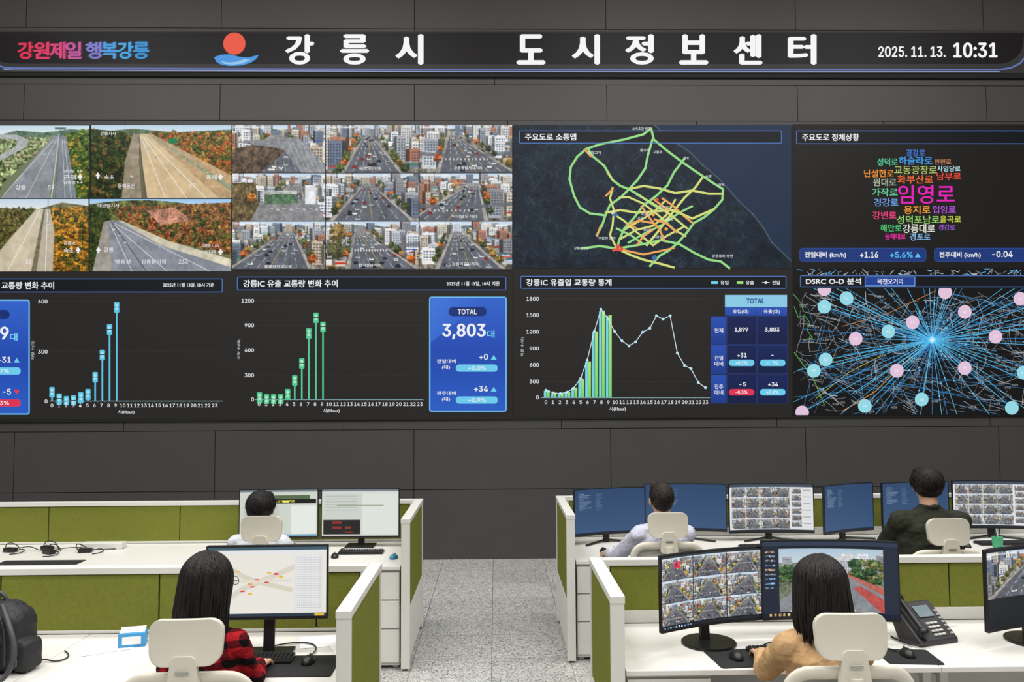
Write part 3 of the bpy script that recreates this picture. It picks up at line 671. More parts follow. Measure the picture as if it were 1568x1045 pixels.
# O-D network
q=random.Random(11)
def clipseg(x1,y1,x2,y2,bx=(1215,412,1642,635)):
    t0,t1=0,1; dx,dy=x2-x1,y2-y1
    for p,qq in((-dx,x1-bx[0]),(dx,bx[2]-x1),(-dy,y1-bx[1]),(dy,bx[3]-y1)):
        if p==0:
            if qq<0:return None
        else:
            r_=qq/p
            if p<0: t0=max(t0,r_)
            else: t1=min(t1,r_)
    return None if t0>=t1 else [(x1+t0*dx,y1+t0*dy),(x1+t1*dx,y1+t1*dy)]
for i in range(620):
    x,y=q.uniform(1220,1640),q.uniform(446,632); a=q.choice([.35,.35,1.92,q.uniform(0,3.1)])+q.uniform(-.15,.15); p=[(x,y)]
    for _ in range(3): a+=q.uniform(-.35,.35); l=q.uniform(3,14); p.append((p[-1][0]+l*math.cos(a),p[-1][1]+l*math.sin(a)))
    if all(1215<px_<1642 and 443<py_<635 for px_,py_ in p): C.line(p,.5 if i%6 else 1.0,q.choice([(140,142,146),(180,182,186),(100,104,110)]),1)
for i in range(60):
    x,y=q.uniform(1220,1630),q.uniform(446,630); C.text(q.choice(['교동','포남동','옥천동','노암동','입암동','내곡동','강문동','송정동']),x,y,x+10,y+3.4,(170,172,176),0,1.5)
for pts in ([(1216,470),(1222,486),(1232,484),(1240,494),(1236,506),(1244,518),(1232,520)],[(1214,450),(1226,464),(1230,476)]): C.line(pts,1,(80,170,90),2)
C.line([(1290,500),(1360,480),(1432,446)],1,(190,120,60),1.4)
C.line([(1290,630),(1340,600),(1380,560),(1427,521)],1.2,(210,150,70),1.6); C.line([(1250,610),(1300,570),(1350,545)],1,(180,170,70),1.5); C.line([(1216,540),(1245,580),(1262,620)],1.2,(90,170,80),1.5)
circs=[(1310,519,1),(1397,494,1),(1447,448,1),(1477,478,1),(1524,516,1),(1373,568,1),(1477,564,1),(1324,622,0),(1228,632,1),(1567,571,0),(1562,458,1),(1262,470,0),(1296,457,0),(1360,508,0),(1264,551,0),(1246,568,0),(1411,612,0),(1549,625,0),(1262,443,1),(1600,500,1),(1610,600,0),(1630,470,0)]
H=(1427,521)
for i,(x,y,c) in enumerate(circs): C.line([(x,max(y,442)),H],.9,(80,190,240),2.2)
for i in range(84):
    a=i*math.pi*2/84+q.uniform(-.04,.04); l=q.choice([40,80,130,200,300])*q.uniform(.7,1.2); sg=clipseg(H[0],H[1],H[0]+l*math.cos(a),H[1]+l*.8*math.sin(a),(1215,442,1642,635))
    if sg:
        C.line(sg,.7,q.choice([(74,176,232),(100,200,244),(52,134,206)]),2)
        f=q.uniform(.4,.9); x,y=sg[0][0]+f*(sg[1][0]-sg[0][0]),sg[0][1]+f*(sg[1][1]-sg[0][1]); C.circ(x,y,1.8,(120,214,252),2.6,3)
for i in range(44):
    b=q.choice(circs); c=q.choice(circs); sg=clipseg(b[0],b[1],c[0]+q.uniform(-40,40),c[1]+q.uniform(-30,30),(1215,442,1642,635)); 
    if sg: C.line(sg,.6,(60,130,184),1.9)
C.circ(H[0],H[1],6,(120,220,255),3); C.circ(H[0],H[1],3,WH,3.4)
for x,y,c in circs:
    n=20; P_=[(x+10.5*math.cos(2*math.pi*k/n),min(636,max(441.5,y+10.5*math.sin(2*math.pi*k/n)))) for k in range(n)]
    C.add(P_,(230,198,224) if c else (150,220,234),2.8)
    if 450<y<625: C.text(str(q.randint(10,99)),x-3,y-2,x+3,y+2,(250,250,250),0,3.2)
for i in range(90):
    x=q.uniform(1215,1640); y=q.uniform(412,420); C.line([(x,y),(x+q.uniform(-9,9),min(421,y+q.uniform(0,8)))],.9,q.choice([(200,205,210),(90,180,235),(140,142,146)]),1)
for t,x0,y0,x1,y1 in(('강릉',24,283.5,40,291),('59',74,284,83,290.5),('근덕',98,268,116,275.5),('남산령  8.8',98,260,126,264.5),('남양양 9.4',98,277.5,126,282),('속초',160,268,175,275.5),('동해동선',181,281.5,206,289),('69',290,281,299,287.5),('강릉지사',154,202,178,207.5),('동해',316,268,332,275.5),
  ('강릉',159,379,174,386.5),('대관령 1  8.5',310,374,335,379),('영동선',176,397.5,200,404.5),('강릉분기점',217,397.5,254,404.5),('233',274,397.5,288,404),('인천',314,383,330,390.5),('51',40,398,48,404.5),('속초',98,380,113,387.5),('대관령지사',150,312,183,318),('강릉IC',98,370,116,375.5),
  ('홍제고개',410,257,432,261.5),('용강오거리',550,256,582,260.5),('강릉경찰서사거리',695,255,738,260),('터미널오거리',692,329,730,334),('강릉여고사거리',692,402,732,407),('홍제원전교차로',405,406,447,411),('한국산사거리',550,404,582,409)):
    C.text(t,x0,y0,x1,y1,(240,240,240),.05,3)
for x,y in((123,271),(150,269),(338,271),(120,383),(151,383),(338,386)): C.tri(x,y-2,4,WH,True,3); C.rect(x-1.5,y,x+1.5,y+5,WH,3)
C.build()
# header
hd=empty('led_header_sign',(0,0,0))
Hc=Canvas('header_graphics',hd)
zt,zb=6.436,5.95
box('header_housing',(0.1,9.985,(zt+zb)/2-.01),(14.0,.045,zt-zb+.02),M_GAP,hd,.004)
YWs=YW
YW=9.955
Hc.add([(-115,47.5),(-115,110),(1640,112.5),(1640,48)],(52,51,51),0)
Hc.add([(-100,49),(1568,50)]+[(1568+ -1,60)]+[(1567-38*(1-math.cos(a)),98-34*(1-math.sin(a)) ) for a in np.linspace(0.05,math.pi/2,8)]+[(700,98.5),(20,97.5),(4,96),(-6,90),(-100,85)],(21,18,20),1)
Hc.line([(-100,97),(-6,99),(6,103.5),(22,104.5),(700,107),(1530,107),(1548,104),(1562,97),(1571,86)],2.6,(98,116,178),2)
Hc.line([(6,106.5),(22,107.5),(700,110),(1530,110)],1.2,(150,165,215),2)
cs=[(226,58,92),(224,66,104),(212,76,128),(196,92,160),(130,130,206),(84,160,226),(76,168,228),(70,152,216)]
for i,ch in enumerate('강원제일'):
    Hc.text(ch,28+i*24.4,65,28+i*24.4+23,90.5,cs[i],.9,5); Hc.text(ch,29.5+i*24.4,64,29.5+i*24.4+23,89,tuple(int(v*.55) for v in cs[i]),1.2,3)
for i,ch in enumerate('행복강릉'):
    Hc.text(ch,132+i*24.3,65,132+i*24.3+23,90,cs[i+4],.9,5); Hc.text(ch,133.5+i*24.3,64,133.5+i*24.3+23,88.5,tuple(int(v*.55) for v in cs[i+4]),1.2,3)
for ch,cx in zip('강릉시도시정보센터',(459,543,627,813,897,979,1062,1145,1228)):
    w=20 if ch not in '시' else 19.5
    Hc.text(ch,cx-w,54,cx+w,98,(250,250,250),2.1)
Hc.circ(359,67,17,(236,90,66),2,36)
Hc.add([(328,88),(338,84),(352,83.5),(366,87),(380,88.5),(397,84),(392,91),(384,96.5),(370,100.5),(352,101.5),(338,99),(331,94.5)],(74,150,226),3)
Hc.add([(338,94),(350,96),(362,95),(374,91),(384,92),(372,97.5),(356,99.5),(344,98)],(150,200,240),3.4)
Hc.text('2025. 11. 13.',1345,71.5,1447,87.5,(245,245,245),.5); Hc.text('10:31',1460,66,1526,88,(250,250,250),1.0)
Hc.build()
YW=YWs

# ------------------------------------------------------------------ furniture
DZ=.755; PT=1.11
def panel(name,x,y,rz,length,divs,rail=0):
    """partition running along local +X from the origin"""
    e=empty(name,(x,y,0),rz); t=.07; l=length
    boxes('frame',[(l/2,0,PT-.0175,l,t,.035),(l/2,0,.07,l-.06,.045,.05),(.02,0,PT/2-.008,.036,t-.006,PT-.05),(l-.02,0,PT/2-.008,.036,t-.006,PT-.05),(l/2,0,.435,l-.08,.056,.03)],M_FRAME,e,.003)
    if rail: boxes('cable_rail',[(l/2,0,DZ+rail/2,l-.08,.062,rail)],M_FRAME,e,.003)
    ds=[.04]+list(divs)+[l-.04]
    g=[];w=[]
    for a,b in zip(ds[:-1],ds[1:]):
        g.append(((a+b)/2,0,(.455+PT-.04)/2,b-a-.008,.052,PT-.04-.455)); w.append(((a+b)/2,0,.255,b-a-.008,.05,.31))
    boxes('fabric_insert',g,M_GREEN,e,.003); boxes('lower_insert',w,M_FRAME,e,.002)
    boxes('core',[(l/2,0,.58,l-.09,.03,.94)],M_GAP,e)
    for fx in(.05,l-.05): cyl('levelling_foot',(fx,0,.0225),.018,.045,M_BLACK,e)
    return e
def desk(name,x0,x1,yn,yf,ped=False):
    e=empty(name,((x0+x1)/2,(yn+yf)/2,0)); w=x1-x0-.004; d=yf-yn
    box('desktop',(0,0,DZ-.0125),(w,d,.025),M_WHITE,e,.003)
    boxes('leg_frame',[(s*(w/2-.04),k*(d/2-.08),.363,.04,.04,.726) for s in(-1,1) for k in(-1,1)]+[(s*(w/2-.04),0,.70,.036,d-.16,.04) for s in(-1,1)],M_FRAME,e,.003)
    box('modesty_board',(0,d/2-.06,.5),(w-.12,.015,.35),M_FRAME,e)
    boxes('cable_grommet',[(-.25*w,d/2-.1,DZ+.001,.12,.05,.006)],M_FRAME,e,.002)
    if ped:
        s=ped; px=s*(w/2-.205)
        boxes('drawer_pedestal',[(px,0,.375,.4,d-.06,.70)],M_FRAME,e,.005)
        boxes('drawer_front',[(px,-(d-.06)/2-.008,z,.394,.016,h) for z,h in((.61,.2),(.4,.2),(.17,.24))],M_WHITE,e,.003)
    return e
rowsL=[(4.61,3.70,'F'),(7.2,6.17,'B')]; rowsR=[(4.70,3.90,'F'),(7.32,6.3,'B')]
XL=-.64; XR=.53
for yf,yn,t in rowsL:
    panel('partition_end',XL-.035,yf+.035,-math.pi/2,yf-yn+.07,[])
    L_=4.9; panel('partition_run',XL-.072,yf,math.pi,L_,[d for d in ((.28,1.14,2.0,2.9,3.8) if t=='F' else (.9,2.02,3.14,4.1))],.018)
    x=XL-.075; i=0
    while x>-5.5:
        desk('office_desk',x-1.5,x,yn,yf-.037,ped=1 if i==0 else False); x-=1.5; i+=1
for yf,yn,t in rowsR:
    panel('partition_end',XR+.035,yf+.035,-math.pi/2,yf-yn+.07,[])
    panel('partition_run',XR+.072,yf,0,5.0,[d for d in ((.9,2.0,3.0,4.0) if t=='B' else (1.05,1.98,2.9,3.9))],.07)
    x=XR+.075;i=0
    while x<5.2:
        desk('office_desk',x,x+1.5,yn,yf-.037,ped=-1 if i==0 else False); x+=1.5; i+=1

# ---- monitors
def monitor(name,X,Y,rot,w,h,zb,ras,k=0.,base='rect',bez=.008,chin=.016):
    e=empty(name,(X,Y,DZ),rot); z0=zb-DZ; W_=w+2*bez; Hh=h+bez+chin
    cplate('bezel',W_,Hh,.022,.006,-k,(0,.012,z0+Hh/2),M_BLACK,e,bevel=.002)
    s,t=np.meshgrid(np.linspace(-w/2,w/2,ras.w),np.linspace(z0+chin+h,z0+chin,ras.h))
    P=np.stack([s,-k*s*s-.0005,t],-1); grid_mesh('screen',P,ras.a,M_SCR,e)
    cplate('rear_shell',w*.55,h*.6,.03,.04,-k,(0,.036,z0+Hh*.5),M_BLACK,e)
    box('stand_neck',(0,.065,(z0+Hh*.45)/2),(.055,.025,z0+Hh*.45),M_BLACK,e,.006,(-.08,0,0))
    if base=='round': cyl('stand_base',(0,.02,.008),.14,.014,M_BLACK,e,bevel=.004,seg=48)
    elif base=='v':
        for sd in(-1,1): tube('stand_leg',[(0,.06,.02),(sd*.12,-.0,.012),(sd*.24,-.08,.009)],.009,M_BLACK,e)
    else: box('stand_base',(0,.03,.007),(.24,.18,.012),M_BLACK,e,.004)
    return e
def scr_blue(seed=0):
    r=Ras(150,84,(50,78,116)); r.cols(0,1,(48,74,110),(60,88,126)); q=random.Random(seed)
    for k in range(11):
        r.line([(.07,.1+k*.035),(.07+q.uniform(.05,.2),.1+k*.035)],.0035,(170,186,206),.7)
        r.line([(.32,.12+k*.035),(.32+q.uniform(.05,.1),.12+k*.035)],.003,(150,170,196),.5)
    r.rect(0,.965,1,1,(30,40,60)); return r
def scr_grid(seed=90):
    r=Ras(220,126,(235,236,238))
    r.rect(0,0,1,.06,(70,80,96)); r.rect(0,.06,.03,1,(226,230,236))
    for j in range(4):
        for i in range(4): r.paste(city(50,30,seed+j*4+i,.5,.5,.4,trees=((110,116,80),(98,104,66),(78,86,56))),.03+i*.176,.07+j*.222,.204+i*.176,.285+j*.222)
    r.rect(.74,.06,1,.96,(226,228,230))
    for k in range(6): r.paste(city(40,24,seed+50+k,.5,.5,.4),.755,.09+k*.14,.87,.21+k*.14); r.line([(.89,.13+k*.14),(.97,.13+k*.14)],.003,(120,120,126))
    r.rect(0,.96,1,1,(40,44,54)); return r
def scr_cctv9():
    r=Ras(270,160,(20,20,22))
    for j in range(3):
        for i in range(3):
            c=city(90,52,140+j*3+i,.5+.1*(i-1),.45,.4,trees=((200,170,70),(110,120,80),(78,86,56)),tall=.8)
            if (i,j)==(0,0): c.rect(.4,.2,.6,.5,(196,60,90),.6,3)
            r.paste(c,i/3.,.03+j*.31,i/3.+.329,.335+j*.31)
    r.rect(0,0,1,.03,(50,60,60)); r.rect(0,.96,1,1,(34,40,50)); 
    for k in range(10): r.rect(.02+.03*k,.966,.036+.03*k,.992,(120,160,190),.9,1.5)
    return r
def scr_street():
    r=Ras(280,156,(30,36,46)); c=Ras(400,240,(90,110,80))
    c.cols(0,.25,(170,190,205),(200,210,214)); c.rect(0,.22,1,1,(120,126,110),.3,6)
    q=random.Random(5)
    for k in range(18): 
        x0=q.uniform(0,1); y0=.06+q.uniform(0,.14); c.rect(x0,y0,x0+.1,.45,q.choice(PAL),.15); c.windows(x0+.01,y0+.02,x0+.09,.4,.02,.04,(90,98,110),.6)
    for k in range(70): c.tree(q.uniform(0,.42),q.uniform(.28,.5),.024,q.choice([(70,100,66),(92,112,74),(56,78,54)]))
    for k in range(50): c.tree(q.uniform(.7,1),q.uniform(.2,.55),.030,q.choice([(70,100,66),(116,118,74),(56,78,54)]))
    c.poly([(.42,.35),(.57,.35),(1.01,.74),(1.01,1.01),(-.02,1.01),(-.02,.85)],(140,143,148),.08,6); c.poly([(.575,.35),(.6,.35),(1.01,.62),(1.01,.74)],(178,112,104),.1)
    c.poly([(.72,.62),(.78,.58),(1.01,.80),(1.01,1.01),(.98,1.01)],(176,96,92),.1)
    for f in(.15,.35,.55,.75): c.line([(.5+.1*(f-.5),.38),(-.05+1.05*f,1)],.003,(236,236,236))
    for x,y,s in((.55,.55,.024),(.62,.7,.034),(.48,.45,.016),(.36,.62,.028),(.30,.8,.04),(.5,.85,.042)): car(c,x,y,s,(232,233,238))
    r.paste(c.finish(.15),.13,.1,.90,.93); r.rect(0,0,1,.06,(52,64,84)); r.rect(.0,.06,.13,.94,(36,44,58))
    for k in range(9): r.rect(.02,.12+k*.06,.1,.145+k*.06,q.choice([(120,130,140),(160,130,110),(90,120,150)]),.8,1.5)
    r.rect(.9,.06,1,.94,(40,48,64)); r.rect(0,.95,1,1,(24,34,56))
    for k in range(8): r.rect(.05+k*.035,.957,.068+k*.035,.99,(200,150,90),.9,1.5)
    return r
def scr_plan():
    r=Ras(250,146,(238,235,226)); r.rect(0,0,1,.05,(70,96,110)); r.rect(0,.05,1,.1,(232,234,236)); r.rect(0,.95,1,1,(48,60,76)); r.rect(.0,.06,.03,.95,(220,224,228))
    r.line([(.1,.2),(.3,.42),(.42,.5),(.7,.62)],.02,(222,214,196)); r.line([(.08,.85),(.3,.6),(.55,.42),(.72,.3)],.022,(222,216,202)); r.line([(.1,.5),(.7,.48)],.012,(230,224,210))
    for x,y,c in((.24,.34,(240,190,60)),(.40,.46,(232,60,50)),(.56,.38,(232,60,50)),(.5,.36,(240,190,60)),(.60,.42,(240,190,60)),(.34,.52,(240,160,60)),(.48,.5,(232,60,50)),(.34,.66,(240,190,60)),(.28,.62,(232,60,50)),(.36,.56,(232,60,50))): r.rect(x,y,x+.035,y+.022,c)
    r.rect(.73,.12,.97,.93,(230,230,230)); 
    for k in range(22): r.line([(.75,.16+k*.034),(.95,.16+k*.034)],.0016,(166,168,174)); 
    for k in range(12): r.rect(.75+.016*k,.14,.756+.016*k,.9,(250,250,250),0,2,.4)
    r.rect(.9,.96,.98,.99,(230,190,60)); return r
def scr_doc(a=0):
    r=Ras(150,84,(218,224,216)) if a else Ras(150,84,(210,216,206)); r.rect(0,0,1,.05,(120,130,140))
    if a:
        r.rect(.02,.08,.98,.98,(208,214,206)); r.rect(.02,.66,.5,.96,(40,38,38)); r.rect(.14,.69,.26,.74,(150,50,46)); r.rect(.14,.8,.26,.85,(150,50,46)); r.rect(.3,.8,.38,.84,(140,60,50)); r.rect(.30,.9,.4,.93,(130,46,40)); r.rect(.52,.1,.98,.96,(226,230,222))
        for k in range(6): r.line([(.05,.15+k*.06),(.45,.15+k*.06)],.002,(150,160,150))
        r.line([(.2,.35),(.8,.35)],.004,(110,130,90))
    else:
        r.rect(.2,.12,.9,.2,(90,110,80)); r.rect(.35,.2,.98,.3,(30,30,28)); r.rect(.4,.23,.7,.27,(200,190,80),.9,1.5)
        for k in range(14): r.line([(.06,.36+k*.042),(.5,.36+k*.042)],.0022,(140,150,140))
        r.rect(.66,.34,.98,.95,(234,238,232)); r.rect(0,.95,1,1,(120,170,195))
    return r
monitor('computer_monitor',-1.15,4.17,math.radians(1),.59,.343,.935,scr_plan(),0,'rect')
monitor('computer_monitor',-1.82,6.93,math.radians(2),.64,.384,.832,scr_doc(0)); monitor('computer_monitor',-1.14,6.93,math.radians(-1),.64,.384,.832,scr_doc(1))
monitor('curved_monitor',1.105,4.27,math.radians(21),.62,.36,.855,scr_cctv9(),.33,'round')
monitor('curved_monitor',1.745,4.33,math.radians(-5),.69,.39,.86,scr_street(),.33,'v')
r3=Ras(250,146,(26,30,38)); r3.paste(city(200,100,77,.5,.5,.45,trees=((150,130,70),(98,104,66),(78,86,56))),0,.03,1,.62); r3.rect(0,.62,1,.96,(24,28,34))
monitor('curved_monitor',2.80,4.25,math.radians(14),.69,.39,.84,r3,.33,'round')
monitor('curved_monitor',.955,7.0,math.radians(16),.64,.37,.828,scr_blue(1),.33,'v')
monitor('curved_monitor',1.63,7.09,math.radians(-6),.68,.385,.835,scr_blue(2),.33,'v')
monitor('curved_monitor',2.355,7.05,math.radians(-2),.71,.40,.82,scr_grid(),.33,'v')
monitor('curved_monitor',3.01,7.02,math.radians(24),.56,.39,.825,scr_blue(3),.33,'v')
monitor('curved_monitor',3.62,7.08,math.radians(8),.62,.38,.84,scr_blue(4),.33,'v')
monitor('curved_monitor',4.30,7.05,math.radians(-8),.68,.39,.84,scr_grid(200),.33,'v')

def keyboard(X,Y,rot,w=.36,d=.125,z=DZ):
    e=empty('keyboard',(X,Y,z),rot); box('case',(0,0,.0085),(w,d,.014),M_BLACK,e,.004,(.02,0,0))
    n=int(w/.0195)-1; l=[]
    for j in range(5):
        for i in range(n):
            if j==0 and 4<i<9: continue
            l.append((-w/2+.018+i*(w-.036)/(n-1),-d/2+.018+j*(d-.034)/4,.0175+.0006*j,.0155,.017,.006))
    l.append((-w/2+.018+6.5*(w-.036)/(n-1),-d/2+.018,.0175,.085,.017,.006))
    boxes('keys',l,M_KEY,e,.0015); return e
def mouse(X,Y,rot,mat=M_BLACK,z=DZ):
    e=empty('computer_mouse',(X,Y,z),rot)
    def b(bm):
        s=bmesh.ops.create_uvsphere(bm,u_segments=20,v_segments=14,radius=1)
        for v in s['verts']:
            x,y,zz=v.co; v.co=Vector((x*.031*(1-.12*y),y*.055,max(zz,-.05)*.036*(1-.15*y)+.002))
    blob('body',b,.003,3,mat,e); cyl('scroll_wheel',(0,.028,.031),.007,.006,M_DARK,e,rot=(0,math.pi/2,0),seg=16)
def mat_pad(X,Y,rot,w,d): 
    e=cplate('mouse_pad',w,d,.004,.015,0,(X,Y,DZ+.002),M_MAT,None,rot=(math.pi/2,0,rot),bevel=.001); return e
def paper(X,Y,rot,w=.21,d=.297,z=DZ):
    V=[];n=6
    for i in range(n+1):
        for j in range(n+1):
            u,v=i/n-.5,j/n-.5; V.append((u*w,v*d,.0015+.004*max(0,abs(u)+abs(v)-.7)))
    o=mobj('paper_sheet',V,[(i*(n+1)+j,i*(n+1)+j+1,(i+1)*(n+1)+j+1,(i+1)*(n+1)+j) for i in range(n) for j in range(n)],M_PAPER,None,True)
    o.location=(X,Y,z); o.rotation_euler=(0,0,rot)
    return o
mat_pad(-1.08,4.02,0,.62,.3); keyboard(-1.17,4.10,.06,.34,.125,DZ+.004); mouse(-.915,4.06,-.1,M_BLACK,DZ+.004)
paper(-.93,4.40,.25,.21,.2); paper(-2.02,4.33,.5,.25,.18); paper(-.79,4.3,.4,.12,.16)
keyboard(-1.09,6.68,0,.36); mouse(-1.27,6.52,.2); mouse(-.80,6.46,-.2,M_BLUEMOUSE); keyboard(-1.85,6.6,0,.4)
mat_pad(1.22,4.06,.1,.34,.26); keyboard(1.45,4.13,.08,.38,.13,DZ+.004); mouse(1.17,4.05,.1,M_BLACK,DZ+.004); mat_pad(2.02,4.05,-.1,.26,.22); mouse(2.02,4.06,0,M_BLACK,DZ+.004)
keyboard(1.15,6.68,0,.42); mouse(1.62,6.66,.1); keyboard(2.2,6.75,.1,.4); keyboard(3.3,6.7,0,.42); keyboard(4.22,6.8,.0,.44); mouse(3.85,6.7,0); mouse(.86,6.62,.2)
mat_pad(-3.5,6.42,0,.62,.16); keyboard(2.95,4.06,0,.42)
def cable(pts,r=.0035): return tube('power_cable',pts,r,M_BLACK)
for x,y in((-3.98,6.85),(-3.72,6.92),(-3.35,6.80),(-3.62,6.76)):
    e=empty('power_adapter',(x,y,DZ),random.uniform(-.6,.6)); box('brick',(0,0,.018),(.1,.055,.034),M_BLACK,e,.006)
    tube('lead',[(.05,0,.015),(.12,.03,.03),(.16,-.06,.005),(.08,-.1,.005)],.004,M_BLACK,e); tube('lead_2',[(-.05,0,.015),(-.1,.05,.06),(-.06,.12,.05),(0,.1,.005)],.004,M_BLACK,e)
cable([(-4.0,6.8,.762),(-3.9,6.95,.80),(-3.7,6.8,.76),(-3.5,6.95,.78),(-3.3,6.85,.76),(-3.1,6.95,.76)])
cable([(-2.35,4.05,.76),(-2.25,4.15,.77),(-2.15,4.1,.76),(-2.12,4.2,.76),(-2.2,4.28,.76)]); cable([(-1.17,4.3,.762),(-1.05,4.4,.762),(-.9,4.3,.762),(-.92,4.12,.77)])
cable([(1.75,4.35,.762),(1.6,4.2,.765),(1.5,4.3,.762),(1.35,4.25,.765),(1.3,4.1,.765)]); cable([(1.95,4.4,.762),(2.05,4.25,.762),(1.9,4.2,.765),(2.0,4.1,.77)])
cable([(-1.1,6.98,.762),(-1.3,6.85,.762),(-1.25,6.7,.762),(-1.27,6.56,.765)])
pb=empty('cable_tray_box',(-3.28,6.97,DZ),.0); box('tray',(0,0,.025),(.34,.1,.05),M_FRAME,pb,.006)
tb=empty('drink_carton_box',(-1.9,4.38,DZ),.25); box('carton',(0,0,.035),(.13,.09,.07),M_BLUE,tb,.003); box('label',(0,-.046,.035),(.09,.002,.04),M_PAPER,tb); box('flap',(0,.0,.078),(.12,.06,.004),M_PAPER,tb,0,(.25,0,0))
cp=empty('pen_cup',(4.05,6.6,DZ)); cyl('cup',(0,0,.05),.035,.1,M_CUPG,cp,r2=.042,bevel=.003)
for i in range(4): cyl('pen_%d'%i,(.012*math.cos(i*1.6),.012*math.sin(i*1.6),.09),.004,.15,(M_BLACK,M_BLUE,M_DARK,M_CREAM)[i],cp,rot=(.12*math.sin(i*1.6),.12*math.cos(i),0),seg=8)
# desk phone
ph=empty('desk_phone',(2.24,4.33,DZ),math.radians(18))
def wedge(name,pts,w,mat,x0=0,bev=.006):
    V=[(x0-w/2,y,z) for y,z in pts]+[(x0+w/2,y,z) for y,z in pts]; n=len(pts)
    Fc=[tuple(range(n)),tuple(range(2*n-1,n-1,-1))]+[(i,i+n,(i+1)%n+n,(i+1)%n) for i in range(n)]
    o=mobj(name,V,Fc,mat,ph); md=o.modifiers.new('b','BEVEL'); md.width=bev; md.segments=3; return o
wedge('body',[(-.11,.0),(-.11,.025),(.07,.17),(.1,.17),(.1,.12),(.04,.0)],.25,M_DARK,.0)
tilt=math.atan2(.145,.18); cpos=lambda s:( -.11+.18*s, .025+.145*s+.004)
l=[]
for j in range(4):
    for i in range(3):
        y,z=cpos(.12+.1*j); l.append((.0+i*.026,y,z,.02,.012,.008))
for j in range(7): 
    y,z=cpos(.12+.1*j); l.append((.105,y,z,.012,.012,.007))
boxes('keypad',l,M_FRAME,ph,.0015)
y,z=cpos(.72); box('display',(.028,y,z+.002),(.1,.07,.006),M_LCD,ph,.002,(tilt,0,0))
def hs_(bm):
    a=cpos(.08);b=cpos(.98)
    cap(bm,(-.09,a[0],a[1]+.035),(-.09,b[0],b[1]+.035),.016,.016); cap(bm,(-.09,a[0],a[1]+.03),(-.09,a[0],a[1]+.018),.028,.026); cap(bm,(-.09,b[0],b[1]+.03),(-.09,b[0],b[1]+.018),.028,.026)
blob('handset',hs_,.004,5,M_BLACK,ph)
tube('cord',[(-.09,-.12,.03),(-.14,-.13,.01),(-.17,-.02,.01),(-.15,.06,.01)],.005,M_BLACK,ph)
# backpack
bp=empty('backpack',(-2.43,4.03,DZ),math.radians(-14))
def bb(bm):
    rbx(bm,(0,.02,.15),(.40,.20,.30),.075); rbx(bm,(0,.03,.25),(.30,.16,.14),.06); rbx(bm,(0,-.1,.10),(.30,.12,.18),.045); rbx(bm,(0,-.085,.225),(.24,.09,.09),.03)
    rbx(bm,(.2,.02,.08),(.08,.13,.15),.03); rbx(bm,(-.2,.02,.08),(.08,.13,.15),.03)
blob('bag_body',bb,.007,4,M_BAG,bp,.012,.06)
tube('carry_handle',[(-.05,.05,.30),(-.04,.04,.355),(.04,.04,.355),(.05,.05,.30)],.010,M_BAG2,bp)
tube('shoulder_strap',[(.1,-.03,.31),(.2,-.10,.27),(.27,-.12,.14),(.26,-.16,.03),(.2,-.22,.014),(.1,-.24,.014)],.013,M_BAG2,bp); tube('shoulder_strap_2',[(-.08,.1,.3),(-.2,.14,.2),(-.22,.12,.02)],.014,M_BAG2,bp)
tube('zip_main',[(-.17,-.085,.06),(-.175,-.085,.22),(-.1,-.07,.31),(.1,-.07,.31),(.175,-.085,.22),(.17,-.085,.06)],.004,M_BAG2,bp); tube('zip_pocket',[(-.14,-.165,.15),(0,-.17,.165),(.14,-.165,.15)],.0035,M_BAG2,bp); tube('zip_top_pocket',[(-.11,-.135,.235),(0,-.138,.245),(.11,-.135,.235)],.0035,M_BAG2,bp)
boxes('strap_buckle',[(.265,-.13,.09,.03,.012,.035),(.0,-.168,.10,.05,.006,.03)],M_BAG2,bp,.003)

